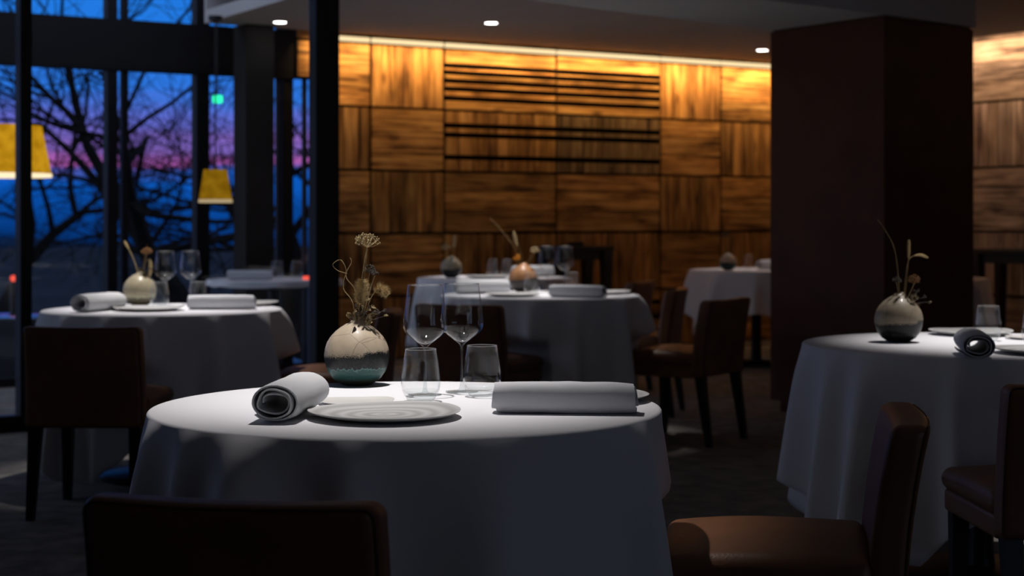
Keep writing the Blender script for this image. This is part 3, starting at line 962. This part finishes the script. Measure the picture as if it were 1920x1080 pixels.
make_cloth(*GAR, 1.5, radians(10), folds_at(12), 'dim short white cloth behind the glass wall', hemmax=.045, seed=9)

# ------------------------------------------------------------------ chairs
def make_chair():
    t = empty('dining_chair')
    w = .465
    def bend(x, y, z):      # z runs -.195..+.195 around the back's middle
        u = (z + .195) / .39
        yy = y - .045 * u * u
        yy += -.018 * (1 - (x / .2325) ** 2) * u             # hollow of the back
        zz = z + (.004 * (x / .2325) ** 2 if z > .1 else 0)
        return (x * (1 - .02 * u), yy, zz)
    m = MB(); m.rbox((0, -.205, .545), (w, .078, .39), .024, 8, bend)
    back = m.build('backrest', M['leather'], t, smooth=60)
    # seam round the rear edge of the back
    pts = []
    hx, hz, r = .2325 - .006, .195 - .006, .02
    for cxx, czz, a0 in ((hx - r, hz - r, 0), (-hx + r, hz - r, 90), (-hx + r, -hz + r, 180), (hx - r, -hz + r, 270)):
        for k in range(5):
            a = radians(a0 + 22.5 * k)
            pts.append((cxx + r * cos(a), czz + r * sin(a)))
    path = []
    for i in range(len(pts)):
        a, b = pts[i], pts[(i + 1) % len(pts)]
        nn = 6 if (abs(a[0] - b[0]) + abs(a[1] - b[1])) > .1 else 1
        for k in range(nn):
            px_, pz_ = a[0] + (b[0] - a[0]) * k / nn, a[1] + (b[1] - a[1]) * k / nn
            q = bend(px_, -.0325, pz_)
            path.append((q[0], q[1] - .205, q[2] + .545))
    m = MB(); m.tube(path, .0028, 6, closed=True); m.build('piping', M['leather_seam'], back)
    def puff(x, y, z):
        k = max(0, 1 - (x / .235) ** 2) * max(0, 1 - (y / .225) ** 2)
        return (x, y, z + (.022 * k if z > 0 else 0) - .012 * max(0, y / .22) ** 2 * (z > 0))
    m = MB(); m.rbox((0, .045, .437), (.47, .45, .072), .030, 8, puff); m.build('seat_cushion', M['leather'], t, smooth=60)
    m = MB(); m.rbox((0, .035, .375), (.455, .43, .062), .012, 4); m.build('seat_frame', M['leather'], t, smooth=60)
    for sx in (-1, 1):
        for fy in (1, -1):
            m = MB()
            x0, y0 = sx * .195, (.215 if fy > 0 else -.205)
            x1, y1 = sx * .200, (.222 if fy > 0 else -.255)
            h0, h1 = .024, .0145
            vs = [(x1 + a * h1, y1 + b * h1, 0) for a, b in ((-1, -1), (1, -1), (1, 1), (-1, 1))] + [(x0 + a * h0, y0 + b * h0, .352) for a, b in ((-1, -1), (1, -1), (1, 1), (-1, 1))]
            m.add(vs, [(3, 2, 1, 0), (4, 5, 6, 7), (0, 1, 5, 4), (1, 2, 6, 5), (2, 3, 7, 6), (3, 0, 4, 7)])
            m.build('leg', M['black_wood'], t, smooth=0)
    return t
proto = None
for (x, y, f, lb) in CHAIRS:
    if proto is None:
        proto = make_chair(); c = proto
    else:
        c = copy_tree(proto)
    c.location = (x, y, 0); c.rotation_euler = (0, 0, atan2(-f[0], f[1]))
    tag(c, lb, 'chair', 'brown leather dining chairs')

# ------------------------------------------------------------------ tableware
def make_wineglass():
    t = empty('wine_glass')
    m = MB()
    out = [(.0045, .108), (.0075, .113), (.020, .122), (.036, .134), (.046, .144), (.0500, .153), (.0505, .162), (.0485, .185), (.0445, .218), (.0400, .252)]
    inn = [(r - .0011, z) for r, z in reversed(out[1:])]
    m.lathe(out + [(.0395, .2528)] + inn[:-1] + [(.008, .1175), (0, .1155)], 64)
    b_ = m.build('bowl', M['glass'], t, smooth=70)
    m = MB(); m.tube([(.0394 * cos(2 * pi * k / 64), .0394 * sin(2 * pi * k / 64), .2525) for k in range(64)], .0009, 6, closed=True); m.build('rim', M['rim_glass'], b_)
    m = MB(); m.lathe([(.0085, .0055), (.0050, .012), (.0036, .03), (.0034, .07), (.0036, .098), (.0045, .108)], 24)
    m.build('stem', M['stem_glass'], t, smooth=180)
    m = MB(); m.lathe([(.0085, .0055), (.022, .003), (.038, .0018), (.0385, .0008), (.038, 0), (0, 0)], 64)
    m.build('foot', M['stem_glass'], t, smooth=70)
    return t
def make_tumbler():
    t = empty('tumbler')
    out = [(0, 0), (.025, 0), (.029, .002), (.036, .012), (.0415, .025), (.0437, .038), (.0430, .055), (.0395, .083), (.0345, .115)]
    inn = [(.0330, .1145), (.0383, .082), (.0414, .055), (.0420, .038), (.0395, .026), (.033, .017), (.02, .0135), (0, .013)]
    m = MB(); m.lathe(out[4:] + [(.0338, .1158)] + inn, 64)
    b_ = m.build('wall', M['glass'], t, smooth=70)
    m = MB(); m.tube([(.0338 * cos(2 * pi * k / 64), .0338 * sin(2 * pi * k / 64), .1154) for k in range(64)], .0009, 6, closed=True); m.build('rim', M['rim_glass'], b_)
    m = MB(); m.lathe(out[:5], 64)
    m.build('base', M['stem_glass'], t, smooth=70)
    return t
def make_plate(name, r, mat, h=.016):
    m = MB()
    m.lathe([(0, .002), (r * .55, .0), (r * .62, .001), (r * .92, h * .62), (r * .995, h * .92), (r, h), (r * .985, h * 1.06), (r * .93, h * .86), (r * .70, h * .52), (r * .45, h * .42), (r * .2, h * .40), (0, h * .45)], 96)
    me = m.mesh(name, mat, 60)
    rr = random.Random(3)
    for v in me.vertices:
        a = atan2(v.co.y, v.co.x); k = sqrt(v.co.x ** 2 + v.co.y ** 2) / r
        v.co.z += .0016 * k * k * sin(2 * a + 1) + .0008 * k * k * sin(3 * a)
        v.co.z = max(v.co.z, .0004)
        f = 1 + .012 * sin(3 * a + .6) * k
        v.co.x *= f; v.co.y *= f
    return me
plate_me = make_plate('plate', .156, M['plate'])
small_me = make_plate('side_plate', .083, M['plate_small'], .008)

def napkin_mesh(kind, L=.285, w=.046, h=.037, seed=1):
    """spiral of folded linen; runs along local X"""
    rr = random.Random(seed)
    turns = 2.35 if kind == 'flat' else 2.9
    n = 84
    ex = .72 if kind == 'flat' else .95
    mid = []
    for i in range(n + 1):
        u = i / n
        a = -pi / 2 + .9 - turns * 2 * pi * (1 - u)
        k = .42 + .58 * u ** .8 if kind == 'flat' else .44 + .56 * u ** .9
        c, s = cos(a), sin(a)
        yy = w * k * math.copysign(abs(c) ** ex, c)
        zz = h * k * math.copysign(abs(s) ** ex, s)
        yy += .0020 * sin(3 * a + u * 9) * (1 - u); zz += .0022 * sin(2 * a + u * 13) * (1 - u)
        zz = max(zz, -h * (.80 + .14 * u))
        mid.append((yy, zz))
    th = .0034
    def off(sgn):
        o = []
        for i in range(n + 1):
            a, b = mid[max(0, i - 1)], mid[min(n, i + 1)]
            tx, tz = b[0] - a[0], b[1] - a[1]; l = sqrt(tx * tx + tz * tz) or 1
            o.append((mid[i][0] - tz / l * th / 2 * sgn, mid[i][1] + tx / l * th / 2 * sgn))
        return o
    A, B = off(1), off(-1)
    loop = A + list(reversed(B))
    zmin = min(q[1] for q in loop)
    segs = 22
    vs = []; fs = []; m = len(loop)
    for j in range(segs + 1):
        x = -L / 2 + L * j / segs
        e = 1 - .10 * (abs(2 * j / segs - 1)) ** 6
        for i, (yy, zz) in enumerate(loop):
            u = (i if i <= n else m - 1 - i) / n
            dx = (.007 * sin(u * 7 + 1) + .004 * (1 - u)) * (1 if j in (0, segs) else .3)
            q = .0014 * mnoise.noise(Vector((x * 22, yy * 40, zz * 40 + seed)))
            z2 = zz * e - zmin * 1.0 + q
            vs.append((x + dx, yy * (1 + .02 * sin(x * 16 + seed)) + q, max(.0008, z2)))
    for j in range(segs):
        for i in range(m):
            k = (i + 1) % m
            fs.append((j * m + i, j * m + k, (j + 1) * m + k, (j + 1) * m + i))
    for i in range(n):
        fs.append((i + 1, i, m - 1 - i, m - 2 - i))
        o = segs * m
        fs.append((o + i, o + i + 1, o + m - 2 - i, o + m - 1 - i))
    q = MB(); q.add(vs, fs)
    return q.mesh('napkin', M['napkin_flat' if kind == 'flat' else 'napkin'], 60)
nap_roll = napkin_mesh('roll', .285, .051, .041, 1)
nap_flat = napkin_mesh('flat', .290, .043, .034, 2)

wine0 = make_wineglass(); tumb0 = make_tumbler()
used = {'w': False, 't': False}
def wine(x, y, label):
    o = wine0 if not used['w'] else copy_tree(wine0); used['w'] = True
    o.location = (x, y, TZ + .0005); o.rotation_euler = (0, 0, x * 7)
    tag(o, label, 'glass', 'wine glasses')
def tumbler(x, y, label):
    o = tumb0 if not used['t'] else copy_tree(tumb0); used['t'] = True
    o.location = (x, y, TZ + .0005); o.rotation_euler = (0, 0, x * 5)
    tag(o, label, 'glass', 'tumblers')
def plate(x, y, label, rz=0.0, sc=1.0):
    o = link_mesh('plate', plate_me, None, (x, y, TZ + .0005), rz); o.scale = (sc, sc, 1)
    tag(o, label, 'plate', 'wide stoneware plates')
def side_plate(x, y, label, rz=0.0):
    o = link_mesh('side_plate', small_me, None, (x, y, TZ + .0005), rz)
    tag(o, label, 'plate', 'small side plates')
def napkin(x, y, ang_deg, label, flat=False):
    o = link_mesh('napkin', nap_flat if flat else nap_roll, None, (x, y, TZ + .0005), radians(ang_deg))
    tag(o, label, 'napkin', 'rolled white napkins')
def make_vase(x, y, mat, label, sc=1.0, rz=0.0):
    prof = [(0, 0), (.030, 0), (.036, .002), (.055, .014), (.069, .033), (.0765, .055), (.0785, .074), (.0760, .090), (.0715, .104), (.063, .118), (.051, .131), (.038, .1415), (.026, .149), (.0175, .155), (.0140, .160),
            (.0118, .160), (.0135, .155), (.022, .148), (.034, .1395), (.047, .129), (.059, .116), (.068, .102), (.074, .074), (.071, .055), (.060, .033), (.04, .015), (0, .012)]
    m = MB(); m.lathe(prof, 72)
    me = m.mesh('vase', mat, 60)
    for v in me.vertices:
        if v.co.z > .150: v.co.z += .25 * v.co.x        # slanted lip
        f = 1 + .012 * sin(2 * atan2(v.co.y, v.co.x) + 1)
        v.co.x *= f; v.co.y *= f
    o = link_mesh('vase', me, None, (x, y, TZ + .0005), rz); o.scale = (sc,) * 3
    tag(o, label, 'vase', 'round stoneware vases')
    return o

# --- front table
make_vase(X(669, 4.03), 4.03, M['vase_teal'], 'round vase with cream, black and teal glaze on the front table')
wine(X(797, 3.80), 3.80, 'tall wine glass behind the nearer tumbler on the front table')
wine(X(866, 3.87), 3.87, 'tall wine glass between the two front tumblers, its stem in full view')
tumbler(X(789, 3.675), 3.675, 'clear tumbler in front of the left wine glass on the front table')
tumbler(X(904, 3.775), 3.775, 'clear tumbler beside the flat napkin on the front table')
plate(X(721, 3.37), 3.37, 'wide grey plate with spiral rings at the front of the sharp table', .4)
plate(.150, 3.70, 'pale plate half hidden behind the flat napkin on the front table', 1.2)
side_plate(X(668, 3.62), 3.62, 'small white plate behind the wide plate on the front table')
napkin(-.457, 3.415, 84, 'rolled white napkin with open end left of the wide front plate')
napkin(.108, 3.455, -5, 'flat folded white napkin lying sideways right of the front tumblers', True)
# --- table by the glass
make_vase(X(262, 7.72), 7.72, M['vase_olive'], 'round olive beige vase on the table beside the glass wall', .97)
wine(X(310, 7.74), 7.74, 'wine glass nearest the vase on the table beside the glass wall')
wine(X(357, 7.80), 7.80, 'wine glass farther from the vase on the table beside the glass wall')
tumbler(X(299, 7.55), 7.55, 'tumbler in front of the olive vase on the table beside the glass wall')
tumbler(X(371, 7.60), 7.60, 'tumbler behind the long napkin on the table beside the glass wall')
plate(X(279, 7.31), 7.31, 'plate below the olive vase on the table beside the glass wall')
plate(-1.25, 7.74, 'plate at the far right of the table beside the glass wall')
napkin(X(184, 7.27), 7.27, 70, 'rolled napkin left of the olive vase, round end facing us')
napkin(X(412, 7.36), 7.40, 3, 'long flat napkin at the front of the table beside the glass wall', True)
# --- middle table
make_vase(X(981, 9.12), 9.12, M['vase_rust'], 'round rust brown vase with black base on the middle table')
wine(X(1026, 9.10), 9.10, 'wine glass nearest the rust vase on the middle table')
wine(X(1059, 9.15), 9.15, 'wine glass farther from the rust vase on the middle table')
tumbler(X(997, 8.89), 8.89, 'tumbler in front of the rust vase on the middle table')
tumbler(X(1071, 8.96), 8.96, 'tumbler behind the slanting napkin on the middle table')
plate(X(961, 8.64), 8.64, 'plate in front of the rust vase on the middle table', sc=.93)
plate(.49, 8.91, 'plate at the right end of the middle table', sc=.95)
napkin(-.165, 8.93, 14, 'napkin roll behind the plate at the left of the middle table')
napkin(.335, 8.50, -24, 'flat napkin lying slanted at the front of the middle table', True)
# --- far left table
make_vase(X(846, 11.35), 11.35, M['vase_cream'], 'small round cream vase on the farthest left table', .93)
tumbler(X(924, 11.70), 11.70, 'blurred tumbler nearer the cream vase on the farthest left table')
tumbler(X(950, 11.72), 11.72, 'blurred tumbler nearer the rust vase on the farthest left table')
plate(X(914, 11.28), 11.28, 'brightly lit plate on the farthest left table')
napkin(X(998, 11.55), 11.55, 20, 'napkin behind the rust vase on the farthest left table')
# --- far right table
make_vase(X(1365, 13.0), 13.0, M['vase_teal'], 'small round dark green vase on the far table left of the pillar', .86, 1.6)
tumbler(X(1403, 13.25), 13.25, 'blurred tumbler right of the dark green vase')
napkin(X(1450, 13.2), 13.2, 30, 'white napkin beside the pillar edge on the far table')
# --- right table
make_vase(X(1685, 5.44), 5.44, M['vase_cream'], 'round cream and black vase on the right hand table', 1.0, .3)
tumbler(X(1853, 5.50), 5.50, 'clear tumbler behind the napkin roll on the right hand table')
tumbler(X(1916, 5.28) + .044, 5.28, 'tumbler cut by the right edge of the photo')
plate(1.60, 5.775, 'plate at the far side of the right hand table', sc=.92)
plate(X(1862, 4.98) + .157, 4.98, 'plate beside the napkin roll, cut by the right edge')
side_plate(X(1882, 5.58) + .09, 5.58, 'small plate behind the right edge tumbler')
napkin(1.357, 4.872, 80, 'napkin roll with open end facing us on the right hand table')
# --- garden room table
napkin(X(468, 10.95), 10.95, 4, 'dim white napkin on the table behind the glass wall', True)
tumbler(X(520, 11.25), 11.25, 'dim tumbler beside the broad column behind the glass wall')
tumbler(X(556, 11.2), 11.2, 'dim tumbler near the black post behind the glass wall')
m = MB(); m.lathe([(0, 0), (.02, 0), (.022, .004), (.022, .02), (.02, .024), (0, .024)], 20)
o = m.build('tea_light', M['red_lamp'], loc=(X(574, 10.98), 10.98, TZ + .0005)); tag(o, 'tiny red glowing light on the table behind the glass wall', 'light')

# ------------------------------------------------------------------ dried flowers
def curve(pts, n=6):
    """Catmull-Rom through pts"""
    pts = [Vector(p) for p in pts]; o = []
    for i in range(len(pts) - 1):
        p0 = pts[max(0, i - 1)]; p1 = pts[i]; p2 = pts[i + 1]; p3 = pts[min(len(pts) - 1, i + 2)]
        for k in range(n):
            t = k / n
            o.append(.5 * ((2 * p1) + (p2 - p0) * t + (2 * p0 - 5 * p1 + 4 * p2 - p3) * t * t + (3 * p1 - p0 - 3 * p2 + p3) * t ** 3))
    o.append(pts[-1]); return o
def pts_at(D, lst, dz=None):
    out = []
    for i, q in enumerate(lst):
        d = D + (q[2] if len(q) > 2 else 0)
        out.append(P(q[0], q[1], d))
    return out
def flower(name, label, cat, group, base):
    t = empty(name, base); tag(t, label, cat, group); return t
def rel(pts, b): return [p - Vector(b) for p in pts]
FG = 'dried stems in the vases'
def twig(D, lst, label, rad=.0011, mat='straw'):
    pts = pts_at(D, lst); b = pts[0]
    m = MB(); c = curve(pts, 5); m.tube(rel(c, b), [rad * (1.15 - .5 * i / len(c)) for i in range(len(c))], 6)
    o = m.build('dried_twig', M[mat], loc=b); tag(o, label, 'dried twig', FG)
def umbel(D, lst, w, h, label, n=130, mat='seed', seed=1, rad=.0013, srad=.0021):
    r = random.Random(seed)
    pts = pts_at(D, lst); b = pts[0]
    t = flower('dried_flower', label, 'dried flower', FG, b)
    c = curve(pts, 5); m = MB(); m.tube(rel(c, b), rad, 6); m.build('stem', M['straw'], t)
    top = pts[-1] - b
    m = MB()
    for i in range(n):
        a = r.uniform(0, 2 * pi); e = r.uniform(-.25, 1) ; q = sqrt(max(0, 1 - e * e)) * (r.uniform(.75, 1.05))
        p = top + Vector((w / 2 * q * cos(a), w / 2 * q * sin(a), h * .35 + h * .62 * e * r.uniform(.8, 1.05)))
        m.blob(p, srad * r.uniform(.6, 1.35), 5, 4)
        if i % 3 == 0: m.tube([top, top.lerp(p, .55) + Vector((0, 0, -.002)), p], .00035, 3, caps=False)
    m.build('flower_head', M[mat], t)
def foxtail(D, lst, label, head=.35, n=700, blen=.020, seed=1, rad=.0011, core=.004):
    r = random.Random(seed)
    pts = pts_at(D, lst); b = pts[0]
    t = flower('foxtail_grass', label, 'dried grass', FG, b)
    c = rel(curve(pts, 8), b); m = MB(); m.tube(c, rad, 6); m.build('stem', M['straw'], t)
    k0 = int(len(c) * (1 - head)); hp = c[k0:]
    m = MB(); m.tube(hp, [core * (.3 + .7 * sin(pi * (i + .5) / len(hp))) for i in range(len(hp))], 7)
    for i in range(n):
        f = r.random() * (len(hp) - 1.001); j = int(f); p = hp[j].lerp(hp[j + 1], f - j)
        ax = (hp[j + 1] - hp[j]).normalized()
        d = Vector((r.gauss(0, 1), r.gauss(0, 1), r.gauss(0, 1))); d = (d - ax * d.dot(ax)).normalized()
        d = (d + ax * r.uniform(.05, .75)).normalized()
        l = blen * r.uniform(.5, 1.15) * (.5 + .5 * sin(pi * min(1, (f + 1) / len(hp))))
        s_ = d.cross(ax).normalized() * .0004
        q = p + d * l
        o = len(m.v); u_ = d.cross(s_).normalized() * .0004
        m.v.extend([tuple(p + s_), tuple(p - s_ * .5 + u_), tuple(p - s_ * .5 - u_), tuple(q)])
        m.f.extend([[o, o + 1, o + 3], [o + 1, o + 2, o + 3], [o + 2, o, o + 3]]); m.mi.extend([0, 0, 0])
    m.build('bristles', M['bristle'], t, smooth=0)
def leafy(D, c_px, label, n=14, spread=22, seed=1, mats=('dry_leaf', 'dark_seed'), size=.016, neck=None):
    """a short sprig of curled leaves and little seeds"""
    r = random.Random(seed)
    b = P(*neck, D)
    t = flower('dried_sprig', label, 'dried sprig', FG, b)
    st = MB(); lf = MB(); sd = MB()
    for i in range(n):
        p = P(c_px[0] + r.gauss(0, spread * .62), c_px[1] + r.gauss(0, spread * .42), D + r.uniform(-.035, .035)) - b
        st.tube([Vector((0, 0, 0)), p * .5 + Vector((0, 0, .006)), p], .00045, 4, caps=False)
        if i % 3 == 2:
            for q in range(6):
                sd.blob(p + Vector((r.gauss(0, .003), r.gauss(0, .003), r.gauss(0, .003))), .0018, 5, 4)
        else:
            ax = Vector((r.gauss(0, 1), r.gauss(0, 1), r.gauss(.2, .8))).normalized(); sd_ = ax.orthogonal().normalized(); nn = ax.cross(sd_)
            L_ = size * r.uniform(.6, 1.2); W_ = L_ * .36
            g = []
            for k in range(5):
                u = k / 4
                wd = W_ * sin(pi * (.08 + .9 * u))
                cpt = p + ax * L_ * u + nn * (.25 * L_ * sin(pi * u))
                g += [cpt - sd_ * wd, cpt + nn * -.1 * wd, cpt + sd_ * wd]
            fs = []
            for k in range(4):
                for j in range(2): fs.append((k * 3 + j, k * 3 + j + 1, k * 3 + j + 4, k * 3 + j + 3))
            lf.add(g, fs)
    st.build('stem', M['dark_seed'], t)
    o = lf.build('leaves', M[mats[0]], t); md = o.modifiers.new('thickness', 'SOLIDIFY'); md.thickness = .0004
    if sd.v: sd.build('seeds', M[mats[1]], t)

# front vase
D = 4.03
umbel(D, [(671, 640), (673, 570), (682, 500), (688, 464)], .062, .036, 'tall dried allium with a round pale seed head in the front vase', 150, seed=2, srad=.0017)
twig(D, [(672, 640, .01), (677, 575, .01), (684, 510, .01), (689, 466, .008)], 'second straight stalk beside the allium in the front vase', .0012)
foxtail(D, [(670, 640, -.01), (672, 590, -.012), (676, 560, -.014), (680, 526, -.014)], 'upright bristly foxtail in the front vase', .46, 1100, .028, 3, core=.0045)
foxtail(D, [(673, 640, .012), (685, 590, .014), (697, 556, .016), (712, 542, .016), (726, 553, .014)], 'drooping bristly foxtail leaning right in the front vase', .42, 800, .022, 4)
twig(D, [(669, 640, -.004), (662, 570, -.006), (644, 541, -.008), (649, 512, -.006), (659, 492, -.004), (656, 483, -.004)], 'kinked thin twig ending upright left in the front vase', .0010)
twig(D, [(672, 640, .0), (668, 552, .004), (650, 522, .006), (648, 502, .006), (638, 487, .006), (624, 496, .006), (633, 507, .008), (651, 513, .01)], 'curled thin twig looping to the left in the front vase', .0009)
umbel(D, [(676, 640, -.006), (682, 590, -.01), (695, 540, -.012), (703, 516, -.014)], .020, .010, 'small dark seed head on a bare stalk in the front vase', 26, 'dark_seed', 6, srad=.0020)
umbel(D, [(675, 640, .02), (682, 570, .022), (693, 512, .024)], .028, .020, 'dark lacy umbel behind the straight stalks in the front vase', 70, 'dark_seed', 7, rad=.0009, srad=.0017)
umbel(D, [(674, 640, -.012), (690, 592, -.02), (706, 589, -.022)], .018, .012, 'little seed cluster low at the right of the front vase', 26, 'dark_seed', 8, rad=.0009, srad=.0017)
leafy(D, (682, 592), 'dark curled leaves crowding the neck of the front vase', 46, 24, 9, neck=(670, 618))
# right vase
D = 5.44
twig(D, [(1688, 600), (1686, 540), (1678, 470), (1660, 432), (1645, 411)], 'tall bare twig leaning left in the right hand vase', .0012)
foxtail(D, [(1690, 600), (1698, 545), (1703, 490), (1704, 450)], 'upright grass plume in the right hand vase', .30, 350, .010, 12)
foxtail(D, [(1691, 600, .01), (1697, 530, .01), (1704, 488, .01), (1722, 478, .01), (1740, 483, .01)], 'grass plume bent to the right in the right hand vase', .35, 300, .009, 13)
umbel(D, [(1690, 600, -.01), (1702, 560, -.01), (1714, 532, -.01)], .040, .030, 'brown lacy umbel in the right hand vase', 90, 'rust', 14, srad=.0026)
umbel(D, [(1688, 600, .0), (1686, 560, .0), (1681, 530, .0)], .030, .02, 'dim small umbel at the left of the right hand vase', 36, 'dark_seed', 15)
leafy(D, (1708, 562), 'dark leaves around the neck of the right hand vase', 34, 17, 16, neck=(1690, 578), size=.014)
# olive vase by the glass
D = 7.72
foxtail(D, [(262, 545), (258, 510), (247, 478), (233, 452)], 'pale stalk leaning left in the olive vase', .22, 120, .008, 21, rad=.0025, core=.006)
twig(D, [(262, 545), (268, 500), (276, 458)], 'thin twig standing up in the olive vase', .0014, 'rust')
umbel(D, [(263, 545), (269, 505), (275, 477)], .050, .030, 'brown seed head in the olive vase', 90, 'rust', 22, srad=.0042)
foxtail(D, [(264, 545), (272, 497), (280, 486), (282, 505), (279, 520)], 'rust brown drooping plume in the olive vase', .5, 300, .012, 23, core=.010)
leafy(D, (268, 517), 'dark leaves at the neck of the olive vase', 22, 9, 24, neck=(262, 530), size=.02)
# rust vase on the middle table
D = 9.12
foxtail(D, [(981, 520), (978, 480), (968, 455), (963, 434)], 'pale plume standing in the rust vase', .42, 260, .012, 31, core=.009)
umbel(D, [(981, 520), (974, 500), (969, 488)], .035, .030, 'orange flower low in the rust vase', 50, 'orange_petal', 32, srad=.005)
umbel(D, [(982, 520), (990, 492), (1002, 474)], .045, .030, 'pale seed head leaning right in the rust vase', 40, 'seed', 33, srad=.0045)
twig(D, [(981, 520), (968, 470), (940, 432), (918, 408)], 'long faint twig leaning left in the rust vase', .0016)
# far vases
D = 11.35
foxtail(D, [(846, 500), (851, 470), (853, 440)], 'upright pale plume in the small cream vase', .45, 200, .014, 41, core=.010)
umbel(D, [(846, 500), (840, 480), (836, 468)], .06, .035, 'pale seed head leaning left in the small cream vase', 40, 'seed', 42, srad=.005)
twig(D, [(846, 500), (838, 462), (830, 436)], 'thin twig leaning left in the small cream vase', .002)
D = 13.0
umbel(D, [(1365, 492), (1362, 465), (1360, 446)], .06, .05, 'dim dried flower in the small dark green vase', 40, 'dark_seed', 43, srad=.005)
twig(D, [(1365, 492), (1372, 462), (1378, 440)], 'thin twig in the small dark green vase', .002, 'dry_leaf')

# ------------------------------------------------------------------ black side tables against the timber walls
def side_table(x, y, rz, w, d, h, label):
    t = empty('side_table', (x, y, 0), rz)
    m = MB(); m.rbox((0, 0, h - .02), (w, d, .04), .006, 2); m.build('top', M['black_wood'], t)
    m = MB(); m.box((0, 0, h - .075), (w - .10, d - .08, .07)); m.build('apron', M['black_wood'], t, smooth=0)
    for sx in (-1, 1):
        for sy in (-1, 1):
            m = MB()
            x0, y0 = sx * (w / 2 - .055), sy * (d / 2 - .05); x1, y1 = sx * (w / 2 - .05), sy * (d / 2 - .045)
            h0, h1 = .040, .020
            vs = [(x1 + a * h1, y1 + b * h1, 0) for a, b in ((-1, -1), (1, -1), (1, 1), (-1, 1))] + [(x0 + a * h0, y0 + b * h0, h - .04) for a, b in ((-1, -1), (1, -1), (1, 1), (-1, 1))]
            m.add(vs, [(3, 2, 1, 0), (4, 5, 6, 7), (0, 1, 5, 4), (1, 2, 6, 5), (2, 3, 7, 6), (3, 0, 4, 7)])
            m.build('leg', M['black_wood'], t, smooth=0)
    tag(t, label, 'side table', 'black side tables')
side_table(.50, 13.42, ang, .56, .36, .935, 'black side table against the timber wall behind the middle table')
side_table(3.95, 12.95, atan2(-VX, VY), .66, .36, .915, 'black side table against the grey timber wall at the right edge')
m = MB(); m.rbox((.515, 13.42, .951), (.13, .10, .03), .004, 2)
tag(m.build('folder', M['black_wood']), 'dark flat folder lying on the black side table', 'folder')
